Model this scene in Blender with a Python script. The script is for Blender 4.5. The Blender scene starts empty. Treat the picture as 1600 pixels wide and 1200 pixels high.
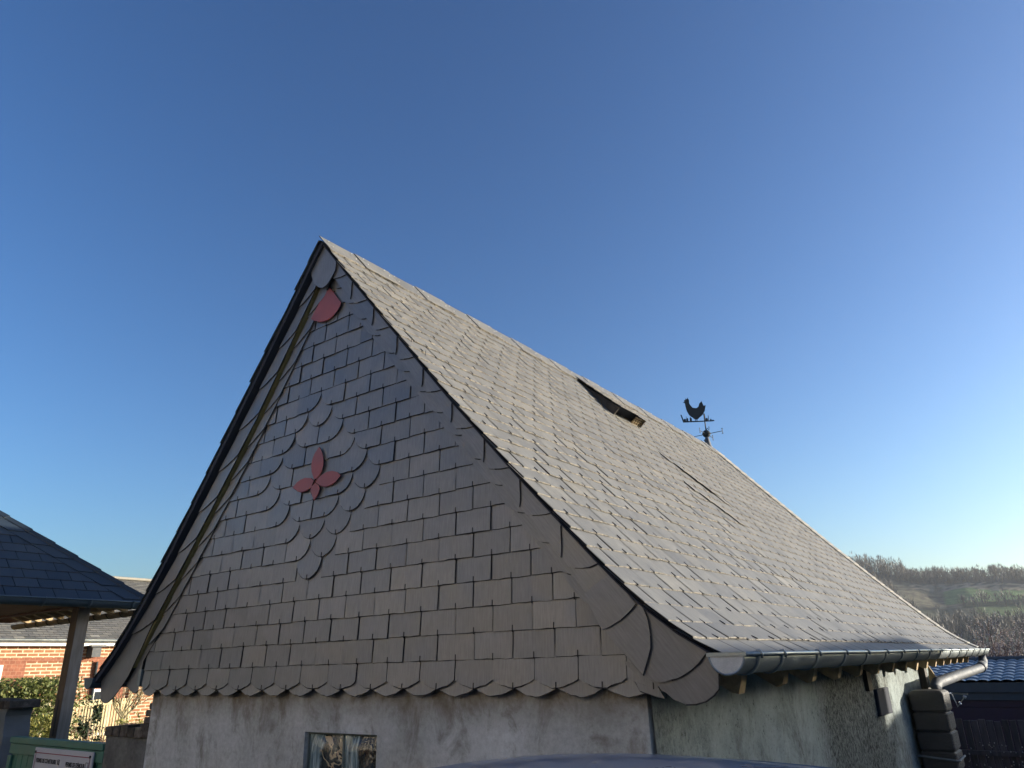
import bpy, math, random
from mathutils import Vector, Matrix, noise
R = math.radians
rnd = random.Random(7)
SC = bpy.context.scene
COL = SC.collection

# ------------------------------------------------------------ camera
FOC = 1130.14                      # focal length in pixels of a 1600 px wide frame
cam_d = bpy.data.cameras.new('camera'); cam = bpy.data.objects.new('camera', cam_d); COL.objects.link(cam)
cam_d.sensor_width = 36; cam_d.sensor_fit = 'HORIZONTAL'; cam_d.lens = FOC / 1600 * 36
cam_d.clip_start = .05; cam_d.clip_end = 6000
yaw, pit, rol = -.63010, .36860, -.02840
fw = Vector((math.sin(yaw) * math.cos(pit), math.cos(yaw) * math.cos(pit), math.sin(pit)))
rt = Vector((math.cos(yaw), -math.sin(yaw), 0)); up = rt.cross(fw)
r2 = math.cos(rol) * rt + math.sin(rol) * up; u2 = -math.sin(rol) * rt + math.cos(rol) * up
CAM = Vector((4.8584, -2.7085, .1014))
cam.matrix_world = Matrix.Translation(CAM) @ Matrix((r2, u2, -fw)).transposed().to_4x4()
SC.camera = cam

# ------------------------------------------------------------ sky and sun
SUN_EL, SUN_YAW = R(8.7), R(48)    # yaw measured from +y towards +x
world = bpy.data.worlds.new('World'); SC.world = world; world.use_nodes = True
wn = world.node_tree; sky = wn.nodes.new('ShaderNodeTexSky'); sky.sky_type = 'NISHITA'; sky.sun_disc = False
sky.sun_elevation = SUN_EL; sky.sun_rotation = SUN_YAW; sky.altitude = 100
sky.air_density = 1.0; sky.dust_density = 2.0; sky.ozone_density = 3.0
bg = wn.nodes['Background']; bg.inputs[1].default_value = .077
hs = wn.nodes.new('ShaderNodeHueSaturation'); hs.inputs['Saturation'].default_value = 1.06; hs.inputs['Hue'].default_value = .504
gm = wn.nodes.new('ShaderNodeGamma'); gm.inputs[1].default_value = 1.3
wn.links.new(sky.outputs[0], hs.inputs['Color']); wn.links.new(hs.outputs[0], gm.inputs[0]); wn.links.new(gm.outputs[0], bg.inputs[0])
S = Vector((math.cos(SUN_EL) * math.sin(SUN_YAW), math.cos(SUN_EL) * math.cos(SUN_YAW), math.sin(SUN_EL)))
sl = bpy.data.lights.new('sun', 'SUN'); sl.energy = 3.6; sl.angle = R(.5); sl.color = (1, .92, .79)
so = bpy.data.objects.new('sun', sl); COL.objects.link(so); so.rotation_euler = S.to_track_quat('Z', 'Y').to_euler()
so.location = (20, 10, 10)
SC.view_settings.view_transform = 'Standard'; SC.view_settings.look = 'None'
SC.view_settings.exposure = 1.45; SC.view_settings.gamma = 1; SC.view_settings.use_curve_mapping = False
SC.cycles.max_bounces = 8

# ------------------------------------------------------------ object helpers
def tag(o, label=None, cat=None, group=None, kind=None):
    if label: o['label'] = label
    if cat: o['category'] = cat
    if group: o['group'] = group
    if kind: o['kind'] = kind
    return o
def empty(name, loc, label, cat, group=None):
    o = bpy.data.objects.new(name, None); COL.objects.link(o); o.location = loc; o.empty_display_size = .2
    return tag(o, label, cat, group)
class MB:
    """collects polygons (world coordinates), each with a material slot, a tint and uv"""
    def __init__(s): s.v = []; s.f = []; s.m = []; s.t = []; s.uv = []
    def poly(s, pts, mi=0, t=.5, uv=None):
        b = len(s.v); s.v += [tuple(p) for p in pts]; s.f.append(list(range(b, b + len(pts)))); s.m.append(mi); s.t.append(t)
        s.uv += list(uv) if uv else [(0, 0)] * len(pts)
    def shell(s, verts, faces, mi=0, t=.5, uvs=None):
        b = len(s.v); s.v += [tuple(p) for p in verts]
        for f in faces:
            s.f.append([b + i for i in f]); s.m.append(mi); s.t.append(t)
            s.uv += [uvs[i] if uvs else (0, 0) for i in f]
    def box(s, a, b, mi=0, t=.5, M=None):
        x0, y0, z0 = a; x1, y1, z1 = b
        vs = [(x0, y0, z0), (x1, y0, z0), (x1, y1, z0), (x0, y1, z0), (x0, y0, z1), (x1, y0, z1), (x1, y1, z1), (x0, y1, z1)]
        if M: vs = [M @ Vector(v) for v in vs]
        s.shell(vs, [(0, 3, 2, 1), (4, 5, 6, 7), (0, 1, 5, 4), (1, 2, 6, 5), (2, 3, 7, 6), (3, 0, 4, 7)], mi, t)
    def prism(s, pts, off, mi=0, t=.5):
        """closed prism: polygon pts (3-D) extruded by vector off"""
        n = len(pts); off = Vector(off); vs = [Vector(p) for p in pts]; vs += [p + off for p in vs]
        s.shell(vs, [tuple(range(n - 1, -1, -1)), tuple(range(n, 2 * n))] + [(i, (i + 1) % n, n + (i + 1) % n, n + i) for i in range(n)], mi, t)
    def tube(s, path, rad, n=8, mi=0, t=.5, cap=True):
        path = [Vector(p) for p in path]; rings = []; m = len(path)
        rads = rad if isinstance(rad, (list, tuple)) else [rad] * m
        ref = Vector((0, 0, 1)); b = len(s.v); vs = []
        for i, p in enumerate(path):
            d = (path[min(i + 1, m - 1)] - path[max(i - 1, 0)]).normalized()
            a = d.cross(ref if abs(d.z) < .95 else Vector((1, 0, 0))).normalized(); c = d.cross(a)
            vs += [p + rads[i] * (math.cos(2 * math.pi * k / n) * a + math.sin(2 * math.pi * k / n) * c) for k in range(n)]
        fs = [(i * n + k, i * n + (k + 1) % n, (i + 1) * n + (k + 1) % n, (i + 1) * n + k) for i in range(m - 1) for k in range(n)]
        if cap: fs += [tuple(range(n - 1, -1, -1)), tuple(range((m - 1) * n, m * n))]
        s.shell(vs, fs, mi, t)
    def lathe(s, c, prof, n=16, mi=0, t=.5):
        c = Vector(c); m = len(prof)
        vs = [c + Vector((r * math.cos(2 * math.pi * k / n), r * math.sin(2 * math.pi * k / n), z)) for r, z in prof for k in range(n)]
        s.shell(vs, [(i * n + k, i * n + (k + 1) % n, (i + 1) * n + (k + 1) % n, (i + 1) * n + k) for i in range(m - 1) for k in range(n)], mi, t)
    def build(s, name, mats, parent=None, smooth=False, bevel=0, fix=True):
        me = bpy.data.meshes.new(name); me.from_pydata(s.v, [], s.f)
        for m in (mats if isinstance(mats, (list, tuple)) else [mats]): me.materials.append(m)
        me.polygons.foreach_set('material_index', s.m)
        ca = me.attributes.new('tint', 'FLOAT', 'FACE'); ca.data.foreach_set('value', s.t)
        ul = me.uv_layers.new(name='UVMap'); flat = [c for p in s.uv for c in p]; ul.data.foreach_set('uv', flat)
        if smooth: me.polygons.foreach_set('use_smooth', [True] * len(s.f))
        if fix:
            import bmesh
            bm = bmesh.new(); bm.from_mesh(me); bmesh.ops.recalc_face_normals(bm, faces=bm.faces); bm.to_mesh(me); bm.free()
        me.update()
        o = bpy.data.objects.new(name, me); COL.objects.link(o)
        if parent is not None:
            o.parent = parent
            w = Vector(parent.location); q = parent
            while q.parent: q = q.parent; w += Vector(q.location)
            o.location = -w          # parents are only translated, meshes are written in world coordinates
        if bevel:
            md = o.modifiers.new('bevel', 'BEVEL'); md.width = bevel; md.segments = 2; md.limit_method = 'ANGLE'; md.angle_limit = R(40)
        return o

# ------------------------------------------------------------ materials
def mat(name, base=(.5, .5, .5), rough=.6, metal=0, spec=.5):
    m = bpy.data.materials.new(name); m.use_nodes = True
    b = m.node_tree.nodes['Principled BSDF']; b.inputs['Base Color'].default_value = (*base, 1)
    b.inputs['Roughness'].default_value = rough; b.inputs['Metallic'].default_value = metal; b.inputs['Specular IOR Level'].default_value = spec
    return m, m.node_tree.nodes, m.node_tree.links, b
def nd(N, t, **k):
    n = N.new(t)
    for a, v in k.items(): setattr(n, a, v)
    return n
def noise_tex(N, L, scale, detail=6, rough=.6, vec=None, mapping=None, coord='Object', dist=0):
    t = N.new('ShaderNodeTexNoise'); t.inputs['Scale'].default_value = scale; t.inputs['Detail'].default_value = detail
    t.inputs['Roughness'].default_value = rough; t.inputs['Distortion'].default_value = dist
    if vec is None:
        tc = N.new('ShaderNodeTexCoord'); vec = tc.outputs[coord]
    if mapping:
        mp = N.new('ShaderNodeMapping'); mp.inputs['Scale'].default_value = mapping; L.new(vec, mp.inputs[0]); vec = mp.outputs[0]
    L.new(vec, t.inputs['Vector']); return t.outputs['Fac']
def ramp(N, L, src, stops, interp='LINEAR'):
    r = N.new('ShaderNodeValToRGB'); e = r.color_ramp.elements; r.color_ramp.interpolation = interp
    while len(e) < len(stops): e.new(.5)
    for i, (p, c) in enumerate(stops):
        e[i].position = p; e[i].color = (*c, 1) if len(c) == 3 else c
    L.new(src, r.inputs[0]); return r.outputs[0]
def g(v): return (v, v, v)
def mix(N, L, fac, a, b, mode='MIX'):
    m = N.new('ShaderNodeMix'); m.data_type = 'RGBA'; m.blend_type = mode
    for s, x in ((0, fac), (6, a), (7, b)):
        if isinstance(x, (int, float)): m.inputs[s].default_value = x
        elif isinstance(x, tuple): m.inputs[s].default_value = (*x, 1)
        else: L.new(x, m.inputs[s])
    return m.outputs[2]
def bump(N, L, b, h, st=.3, dist=.01, prev=None):
    n = N.new('ShaderNodeBump'); n.inputs['Strength'].default_value = st; n.inputs['Distance'].default_value = dist
    L.new(h, n.inputs['Height'])
    if prev is not None: L.new(prev, n.inputs['Normal'])
    L.new(n.outputs[0], b.inputs['Normal']); return n.outputs[0]
def tint_of(N): a = N.new('ShaderNodeAttribute'); a.attribute_name = 'tint'; return a.outputs['Fac']

def slate_mat(name, dark, light, warm, rough=.5, specks=.0, grain=.5, spec=.5):
    m, N, L, b = mat(name, rough=rough, spec=spec)
    tc = N.new('ShaderNodeTexCoord'); uv = tc.outputs['UV']; t = tint_of(N)
    base = ramp(N, L, t, [(0, dark), (.55, light), (.9, warm), (1, tuple(min(1, c * 1.5) for c in warm))])
    streak = noise_tex(N, L, 14, 5, .65, vec=uv, mapping=(9, .8, 1))
    cloud = noise_tex(N, L, 5, 4, .55, vec=uv)
    c = mix(N, L, grain, base, ramp(N, L, streak, [(.25, g(.55)), (.75, g(1.25))]), 'MULTIPLY')
    c = mix(N, L, .8, c, ramp(N, L, cloud, [(.25, g(.72)), (.75, g(1.22))]), 'MULTIPLY')
    if specks:
        sc = noise_tex(N, L, 11, 9, .78, vec=uv, mapping=(2.0, 1, 1), dist=2.8)
        c = mix(N, L, ramp(N, L, sc, [(.64, g(0)), (.74, g(specks))]), c, (.34, .34, .33))
    L.new(c, b.inputs['Base Color'])
    L.new(ramp(N, L, cloud, [(.2, g(rough - .12)), (.8, g(rough + .12))]), b.inputs['Roughness'])
    h = mix(N, L, .5, streak, cloud)
    bump(N, L, b, h, .35, .004)
    return m
M_ROOF = slate_mat('roof_slate', (.122, .124, .124), (.160, .159, .151), (.188, .180, .160), .66, .12, .8)
M_GAB = slate_mat('gable_slate', (.132, .132, .136), (.188, .181, .173), (.240, .220, .200), .38, .45, .6, .75)
M_CP = slate_mat('dark_slate', (.020, .032, .048), (.030, .044, .062), (.036, .05, .068), .5, .10, .3)
M_RED = slate_mat('red_painted_slate', (.30, .075, .08), (.33, .085, .09), (.35, .095, .095), .55, .0, .25)
M_EDGE, N, L, b = mat('cut_slate_edge', (.44, .38, .29), .85)
n1 = noise_tex(N, L, 38, 5)
L.new(ramp(N, L, n1, [(.35, (.06, .057, .052)), (.55, (.20, .18, .145)), (.75, (.36, .32, .25))]), b.inputs['Base Color'])
M_DKEDGE, *_ = mat('dark_slate_edge', (.012, .012, .013), .85, 0, .2)
M_CHIP, *_ = mat('chipped_slate_edge', (.045, .044, .046), .9, 0, .2)
M_HOOK, *_ = mat('dark_hook_wire', (.02, .02, .022), .45, .7)
M_UNDER, *_ = mat('roofing_underlay', (.030, .034, .048), .9)
M_NAIL, *_ = mat('galvanised_nail', (.4, .4, .38), .6, .3)

def metal_mat(name, dark, light, rough=.42, metal=.75, sc=7):
    m, N, L, b = mat(name, rough=rough, metal=metal)
    n1 = noise_tex(N, L, sc, 7, .65); n2 = noise_tex(N, L, sc * 7, 4, .6, mapping=(1, 1, 3))
    L.new(mix(N, L, .35, ramp(N, L, n1, [(.3, dark), (.7, light)]), ramp(N, L, n2, [(.3, dark), (.7, light)])), b.inputs['Base Color'])
    L.new(ramp(N, L, n1, [(.3, g(rough - .1)), (.7, g(rough + .15))]), b.inputs['Roughness'])
    bump(N, L, b, n2, .08, .002)
    return m
M_ZINC = metal_mat('zinc', (.21, .245, .255), (.36, .39, .385))
M_SOLDER = metal_mat('soldered_zinc', (.34, .35, .35), (.66, .66, .64), .6, .3, 22)
M_GREYG = metal_mat('grey_painted_gutter', (.075, .11, .14), (.09, .125, .155), .38, .3)
M_OLDG = metal_mat('old_brown_gutter', (.19, .14, .08), (.33, .26, .16), .6, .2)
M_IRON = metal_mat('dark_iron', (.012, .020, .026), (.022, .032, .04), .6, .3)
M_PIPE = metal_mat('grey_pipe', (.055, .06, .068), (.085, .095, .11), .62, 0)

def wood_mat(name, dark, light, ax=(1, 1, .12), rough=.75, sc=26):
    m, N, L, b = mat(name, rough=rough)
    n1 = noise_tex(N, L, sc, 6, .6, mapping=ax, dist=.6); n2 = noise_tex(N, L, 3, 4, .5); t = tint_of(N)
    c = ramp(N, L, n1, [(.3, dark), (.7, light)])
    c = mix(N, L, .6, c, ramp(N, L, n2, [(.3, g(.7)), (.7, g(1.2))]), 'MULTIPLY')
    c = mix(N, L, .8, c, ramp(N, L, t, [(0, g(.6)), (1, g(1.4))]), 'MULTIPLY')
    L.new(c, b.inputs['Base Color']); bump(N, L, b, n1, .3, .003); return m
M_WPOST = wood_mat('weathered_wood', (.26, .215, .17), (.42, .37, .31))
M_WNEW = wood_mat('fresh_pine', (.32, .22, .11), (.52, .39, .22), (1, .3, 1))
M_WOCH = wood_mat('ochre_treated_batten', (.20, .165, .06), (.30, .25, .10), (1, 1, .3))
M_WRED = wood_mat('reddish_soffit', (.16, .065, .04), (.25, .11, .07), (1, .1, 1))
M_WDARK = wood_mat('dark_old_wood', (.035, .028, .022), (.08, .065, .05))
M_WFEN = wood_mat('dark_fence_wood', (.045, .036, .038), (.11, .085, .082))
M_WYEL = wood_mat('pale_fence_wood', (.40, .33, .17), (.66, .56, .33))

# plaster of the gable wall: smooth grey cement with brown damp staining
M_PL, N, L, b = mat('grey_render', rough=.92, spec=.25)
n1 = noise_tex(N, L, 2.0, 8, .6, mapping=(1, 1, .6)); n2 = noise_tex(N, L, 34, 8, .75); n3 = noise_tex(N, L, 5.5, 9, .72, mapping=(1.2, 1.2, .75), dist=.5)
c = ramp(N, L, n1, [(.28, (.31, .31, .29)), (.5, (.43, .44, .435)), (.75, (.56, .58, .585))])
c = mix(N, L, .5, c, ramp(N, L, n2, [(.3, g(.55)), (.62, g(1.25))]), 'MULTIPLY')
c = mix(N, L, ramp(N, L, n3, [(.52, g(0)), (.68, g(.7))]), c, (.15, .13, .10))
tc = N.new('ShaderNodeTexCoord'); sp = N.new('ShaderNodeSeparateXYZ'); L.new(tc.outputs['Object'], sp.inputs[0])
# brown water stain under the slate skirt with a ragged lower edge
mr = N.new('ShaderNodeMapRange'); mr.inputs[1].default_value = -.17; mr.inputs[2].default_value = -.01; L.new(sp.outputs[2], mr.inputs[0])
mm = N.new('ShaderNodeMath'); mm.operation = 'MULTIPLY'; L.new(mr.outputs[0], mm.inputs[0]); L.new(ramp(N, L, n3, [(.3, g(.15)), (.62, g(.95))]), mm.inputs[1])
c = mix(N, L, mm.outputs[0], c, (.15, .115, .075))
L.new(c, b.inputs['Base Color'])
h = mix(N, L, .6, n2, n3); bump(N, L, b, h, .6, .008)

# side wall: rough old lime and cob with moss green lime wash falling off
M_SIDE, N, L, b = mat('rough_lime_wall', rough=.95, spec=.2)
n1 = noise_tex(N, L, 2.4, 12, .78, mapping=(1, 1.0, .9), dist=.3); n2 = noise_tex(N, L, 42, 10, .85, mapping=(1, 1, .7), dist=.2); n3 = noise_tex(N, L, 1.25, 5, .6)
c = ramp(N, L, n1, [(.33, (.15, .15, .13)), (.41, (.28, .305, .29)), (.52, (.44, .50, .49)), (.7, (.58, .65, .63))])
c = mix(N, L, ramp(N, L, n2, [(.385, g(.92)), (.425, g(0))]), c, (.03, .03, .026))
tc = N.new('ShaderNodeTexCoord'); sp = N.new('ShaderNodeSeparateXYZ'); L.new(tc.outputs['Object'], sp.inputs[0])
yn = nd(N, 'ShaderNodeMath', operation='ADD'); ym = nd(N, 'ShaderNodeMath', operation='MULTIPLY'); ym.inputs[1].default_value = 1.6; L.new(n1, ym.inputs[0]); L.new(sp.outputs[1], yn.inputs[0]); L.new(ym.outputs[0], yn.inputs[1])
md = nd(N, 'ShaderNodeMath', operation='DIVIDE'); md.inputs[1].default_value = 8; L.new(yn.outputs[0], md.inputs[0])
band = ramp(N, L, md.outputs[0], [(0, g(.55)), (.13, g(.55)), (.19, g(.08)), (.36, g(0)), (.41, g(.95)), (.60, g(.9)), (.66, g(.25)), (1, g(.3))])
c = mix(N, L, band, c, mix(N, L, ramp(N, L, n2, [(.45, g(0)), (.56, g(1))]), (.035, .038, .036), (.27, .29, .265)))
L.new(c, b.inputs['Base Color'])
h = mix(N, L, .5, n1, n2); bump(N, L, b, h, 1, .03)

def brick_mat(name, c1, c2, mortar, sc=1, bw=.22, bh=.075, ms=.012, plane='YZ'):
    m, N, L, b = mat(name, rough=.9, spec=.2)
    tc = N.new('ShaderNodeTexCoord'); sp = N.new('ShaderNodeSeparateXYZ'); L.new(tc.outputs['Object'], sp.inputs[0])
    cb = N.new('ShaderNodeCombineXYZ'); L.new(sp.outputs[1 if plane == 'YZ' else 0], cb.inputs[0]); L.new(sp.outputs[2], cb.inputs[1])
    t = N.new('ShaderNodeTexBrick'); L.new(cb.outputs[0], t.inputs['Vector']); t.inputs['Scale'].default_value = 1
    t.inputs['Brick Width'].default_value = bw; t.inputs['Row Height'].default_value = bh; t.inputs['Mortar Size'].default_value = ms
    t.inputs['Color1'].default_value = (*c1, 1); t.inputs['Color2'].default_value = (*c2, 1); t.inputs['Mortar'].default_value = (*mortar, 1)
    n1 = noise_tex(N, L, 9, 6, .6); L.new(mix(N, L, .5, t.outputs['Color'], ramp(N, L, n1, [(.3, g(.6)), (.7, g(1.3))]), 'MULTIPLY'), b.inputs['Base Color'])
    bump(N, L, b, t.outputs['Fac'], .5, -.01); return m
M_BRICK = brick_mat('orange_brick', (.34, .165, .085), (.25, .105, .055), (.56, .47, .33))
M_REDBR = brick_mat('red_brick', (.29, .115, .07), (.24, .095, .06), (.32, .17, .11), bw=.11, ms=.006)
M_OLDBR, N, L, b = mat('old_dark_brick', rough=.95, spec=.2)
n1 = noise_tex(N, L, 14, 8, .7); n2 = noise_tex(N, L, 60, 5, .6); t = tint_of(N)
c = mix(N, L, .8, ramp(N, L, n1, [(.3, (.05, .042, .035)), (.5, (.10, .085, .07)), (.7, (.18, .16, .14))]), ramp(N, L, t, [(0, g(.6)), (1, g(1.4))]), 'MULTIPLY')
L.new(c, b.inputs['Base Color']); bump(N, L, b, mix(N, L, .5, n1, n2), .8, .012)
M_DKPL, N, L, b = mat('dark_grey_render', rough=.95, spec=.2)
n1 = noise_tex(N, L, 4, 9, .7); n2 = noise_tex(N, L, 45, 6, .7)
L.new(mix(N, L, .5, ramp(N, L, n1, [(.3, (.085, .083, .078)), (.7, (.20, .20, .19))]), ramp(N, L, n2, [(.3, g(.5)), (.7, g(1.2))]), 'MULTIPLY'), b.inputs['Base Color']); bump(N, L, b, n2, .7, .01)
M_STUC, N, L, b = mat('blue_grey_render', rough=.92, spec=.2)
n1 = noise_tex(N, L, 5, 8, .65); L.new(ramp(N, L, n1, [(.3, (.13, .145, .155)), (.7, (.20, .215, .225))]), b.inputs['Base Color']); bump(N, L, b, n1, .5, .01)

def paint(name, c, rough=.5, var=.15, metal=0, sc=8):
    m, N, L, b = mat(name, c, rough, metal)
    n1 = noise_tex(N, L, sc, 6, .6)
    L.new(ramp(N, L, n1, [(.3, tuple(x * (1 - var) for x in c)), (.7, tuple(min(1, x * (1 + var)) for x in c))]), b.inputs['Base Color'])
    L.new(ramp(N, L, n1, [(.3, g(rough * .85)), (.7, g(min(1, rough * 1.2)))]), b.inputs['Roughness']); return m
M_GREEN = paint('green_paint', (.055, .155, .11), .5)
M_SIGN = paint('white_board', (.46, .46, .50), .5, .05)
M_SRED = paint('red_line', (.25, .04, .07), .6, .05)
M_INK = paint('black_ink', (.02, .02, .025), .6, .05)
M_GINK = paint('grey_marker', (.12, .12, .14), .6, .05)
M_WHITE = paint('white_paint', (.78, .77, .73), .5, .05)
M_GLASSD = paint('dark_window_glass', (.03, .035, .04), .1, .2)
M_LEAD = paint('pale_hip_flashing', (.235, .22, .185), .6, .2)
M_GTILE = paint('blue_grey_metal_tile', (.17, .20, .235), .38, .2, .3, 3)
M_GWALL = paint('dark_purple_cladding', (.035, .012, .026), .5, .15)
M_GFAS = paint('dark_grey_fascia', (.055, .06, .065), .6, .2)
M_CARP = mat('car_paint', (.10, .14, .22), .22, .1)[0]
M_CARP.node_tree.nodes['Principled BSDF'].inputs['Coat Weight'].default_value = .7
N = M_CARP.node_tree.nodes; L = M_CARP.node_tree.links; b = N['Principled BSDF']
n1 = noise_tex(N, L, 3, 6, .6); n2 = noise_tex(N, L, 90, 3, .6)
L.new(ramp(N, L, n1, [(.3, g(.22)), (.7, g(.36))]), b.inputs['Roughness'])
L.new(mix(N, L, ramp(N, L, n2, [(.62, g(0)), (.75, g(.25))]), (.11, .19, .32), (.35, .35, .32)), b.inputs['Base Color'])
M_TYRE = paint('tyre_rubber', (.02, .02, .02), .85)
M_RIM = paint('alloy_rim', (.5, .5, .5), .3, .1, .8)
M_PLAST, N, L, b = mat('dark_tank_plastic', (.045, .042, .04), .62)
n1 = noise_tex(N, L, 16, 6, .6, mapping=(1, 1, 5), dist=1.0); n2 = noise_tex(N, L, 4, 5, .6)
L.new(ramp(N, L, n2, [(.3, (.050, .046, .042)), (.7, (.085, .078, .070))]), b.inputs['Base Color']); bump(N, L, b, n1, .45, .012)
M_PLASTR, N, L, b = mat('stone_textured_tank_side', (.06, .055, .05), .5)
n1 = noise_tex(N, L, 34, 7, .7, mapping=(1, 1, 2.5), dist=1.4)
L.new(ramp(N, L, n1, [(.35, (.045, .042, .038)), (.6, (.13, .125, .12))]), b.inputs['Base Color']); bump(N, L, b, n1, 1, .03)

# wavy cast glass of the window blocks, cream highlights painted into its colour
M_BLOCK, N, L, b = mat('wavy_glass', (.035, .05, .055), .08, 0, .9)
tc = N.new('ShaderNodeTexCoord'); sp = N.new('ShaderNodeSeparateXYZ'); L.new(tc.outputs['Object'], sp.inputs[0])
m1 = nd(N, 'ShaderNodeMath', operation='SUBTRACT'); m1.inputs[1].default_value = 1.445; L.new(sp.outputs[0], m1.inputs[0])
m2 = nd(N, 'ShaderNodeMath', operation='DIVIDE'); m2.inputs[1].default_value = .268; L.new(m1.outputs[0], m2.inputs[0])
m3 = nd(N, 'ShaderNodeMath', operation='FRACT'); L.new(m2.outputs[0], m3.inputs[0])
st_ = noise_tex(N, L, 16, 4, .6, mapping=(4, 1, .35), dist=.6); wv = noise_tex(N, L, 5, 3, .55, dist=2.2); dk = noise_tex(N, L, 8, 4, .6, dist=1)
pale = ramp(N, L, st_, [(.3, (.03, .05, .055)), (.5, (.16, .23, .25)), (.68, (.42, .52, .53))])
dark = mix(N, L, ramp(N, L, wv, [(.545, g(0)), (.56, g(1)), (.60, g(.9)), (.615, g(0))]), ramp(N, L, dk, [(.4, (.006, .007, .008)), (.62, (.03, .045, .05))]), (.55, .43, .27))
mk = nd(N, 'ShaderNodeMath', operation='ADD'); mk2 = nd(N, 'ShaderNodeMath', operation='MULTIPLY'); mk2.inputs[1].default_value = .5; L.new(dk, mk2.inputs[0]); L.new(m3.outputs[0], mk.inputs[0]); L.new(mk2.outputs[0], mk.inputs[1])
L.new(mix(N, L, ramp(N, L, mk.outputs[0], [(.62, g(0)), (.72, g(1))]), pale, dark), b.inputs['Base Color'])
bump(N, L, b, mix(N, L, .5, st_, wv), .8, .03)

def leaf_mat(name, a, bb, c3, trans=.25):
    m, N, L, b = mat(name, rough=.6, spec=.35); t = tint_of(N)
    col = ramp(N, L, t, [(0, a), (.5, bb), (1, c3)]); L.new(col, b.inputs['Base Color'])
    tr = N.new('ShaderNodeBsdfTranslucent'); L.new(col, tr.inputs[0]); mx = N.new('ShaderNodeMixShader'); mx.inputs[0].default_value = trans
    L.new(b.outputs[0], mx.inputs[1]); L.new(tr.outputs[0], mx.inputs[2]); L.new(mx.outputs[0], N['Material Output'].inputs[0]); return m
M_HEDGE = leaf_mat('evergreen_leaf', (.05, .07, .022), (.12, .145, .04), (.24, .25, .08))
M_YBUSH = leaf_mat('yellow_green_leaf', (.16, .17, .035), (.30, .29, .07), (.42, .38, .12))
M_IVY = leaf_mat('ivy_leaf', (.012, .025, .012), (.03, .05, .02), (.06, .08, .03))
M_DRY = leaf_mat('dry_stem', (.13, .08, .06), (.26, .18, .13), (.40, .32, .2))
M_TWIG = paint('twig_bark', (.19, .135, .11), .8, .3)
M_BUD = paint('pale_bud', (.62, .53, .48), .6, .3)
M_LBARK = paint('lit_bark', (.26, .22, .12), .85, .3)
M_WOOD = leaf_mat('winter_wood', (.050, .044, .038), (.080, .070, .058), (.12, .105, .085), .1)

# ------------------------------------------------------------ ground and far hill
def sm(a, b, x): t = max(0, min(1, (x - a) / (b - a))); return t * t * (3 - 2 * t)
def gz(x, y): return -1.55 - 1.35 * sm(7.6, 9.4, y) * sm(-7, -2, x) - .6 * sm(20, 100, y)
M_GND, N, L, b = mat('ground_gravel', rough=.95, spec=.2)
n1 = noise_tex(N, L, .35, 6, .6); n2 = noise_tex(N, L, 25, 6, .7)
c = mix(N, L, .6, ramp(N, L, n1, [(.4, (.13, .12, .10)), (.6, (.07, .085, .035))]), ramp(N, L, n2, [(.3, g(.5)), (.7, g(1.3))]), 'MULTIPLY')
L.new(c, b.inputs['Base Color']); bump(N, L, b, n2, .6, .02)
mb = MB(); rs = [0] + [1.0 * 1.22 ** i for i in range(39)]; K = 72
vs = []; 
for r in rs:
    for k in range(K):
        a = 2 * math.pi * k / K; x = CAM.x + r * math.sin(a); y = CAM.y + r * math.cos(a); vs.append((x, y, gz(x, y)))
mb.shell(vs, [(i * K + k, i * K + (k + 1) % K, (i + 1) * K + (k + 1) % K, (i + 1) * K + k) for i in range(len(rs) - 1) for k in range(K)])
tag(mb.build('ground', M_GND, smooth=True), kind='structure')

CREST = [(-60, 5.2), (-30, 5.6), (-14, 5.75), (-11, 5.3), (-9, 4.95), (-7.6, 4.6), (-5.4, 4.55), (-3.6, 4.45), (-1.9, 4.2), (2, 3.9), (10, 3.4), (40, 2.2)]
def lerp(tab, x):
    if x <= tab[0][0]: return tab[0][1]
    for (a, p), (c, q) in zip(tab, tab[1:]):
        if x <= c: return p + (q - p) * (x - a) / (c - a)
    return tab[-1][1]
def hill_pt(yd, s):
    """yd bearing in degrees, s 0 (foot) .. 1 (crest) .. 1.5 (behind)"""
    c = lerp(CREST, yd); r = 120 + 300 * s; e = -1.6 + (c + 1.6) * (s ** .92) if s <= 1 else c - 4 * (s - 1)
    z = CAM.z + r * math.tan(R(e)) + 1.6 * noise.noise(Vector((yd * .5, s * 6, 3))) * min(1, s * 3)
    return Vector((CAM.x + r * math.sin(R(yd)), CAM.y + r * math.cos(R(yd)), z))
def hill_cover(yd, s):
    """land cover (albedo) by place: fields, scrub, woods"""
    c = lerp(CREST, yd); e = -1.6 + (c + 1.6) * (s ** .92)
    n = noise.noise(Vector((yd * .9, e * 2.4, 1.3))); n2 = noise.noise(Vector((yd * 3.1, e * 7, 5)))
    wood = (.060, .055, .045); scrub = (.13, .12, .08); tan = (.26, .215, .145); green = (.13, .20, .07); dk = (.03, .045, .025)
    if e > c - .45 + .25 * n: return wood
    if yd < -9.6 + n * .8 + (3.9 - e) * .55 and e > 1.0: return (.045, .043, .036)
    if yd > -8.5 and e > 3.35 and e > lerp([(-8, 3.9), (-5, 3.7), (-3, 3.45), (0, 3.2)], yd):
        if n2 > .12: return (.075, .068, .05)
        return tan
    if yd > -6.6 and lerp([(-6.6, 3.0), (-4, 2.95), (-2, 2.9)], yd) < e: return green
    if yd > -5.8 and e > 2.55: return dk
    if yd > -5.2 and e > 1.9: return (.11, .155, .06)
    if e > 2.6: return scrub if n2 > -.1 else (.075, .068, .052)
    if e > 1.7: return (.07, .075, .05)
    if e > .9: return (.035, .042, .036)
    return (.05, .06, .038) if n > 0 else (.032, .04, .032)
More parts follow.
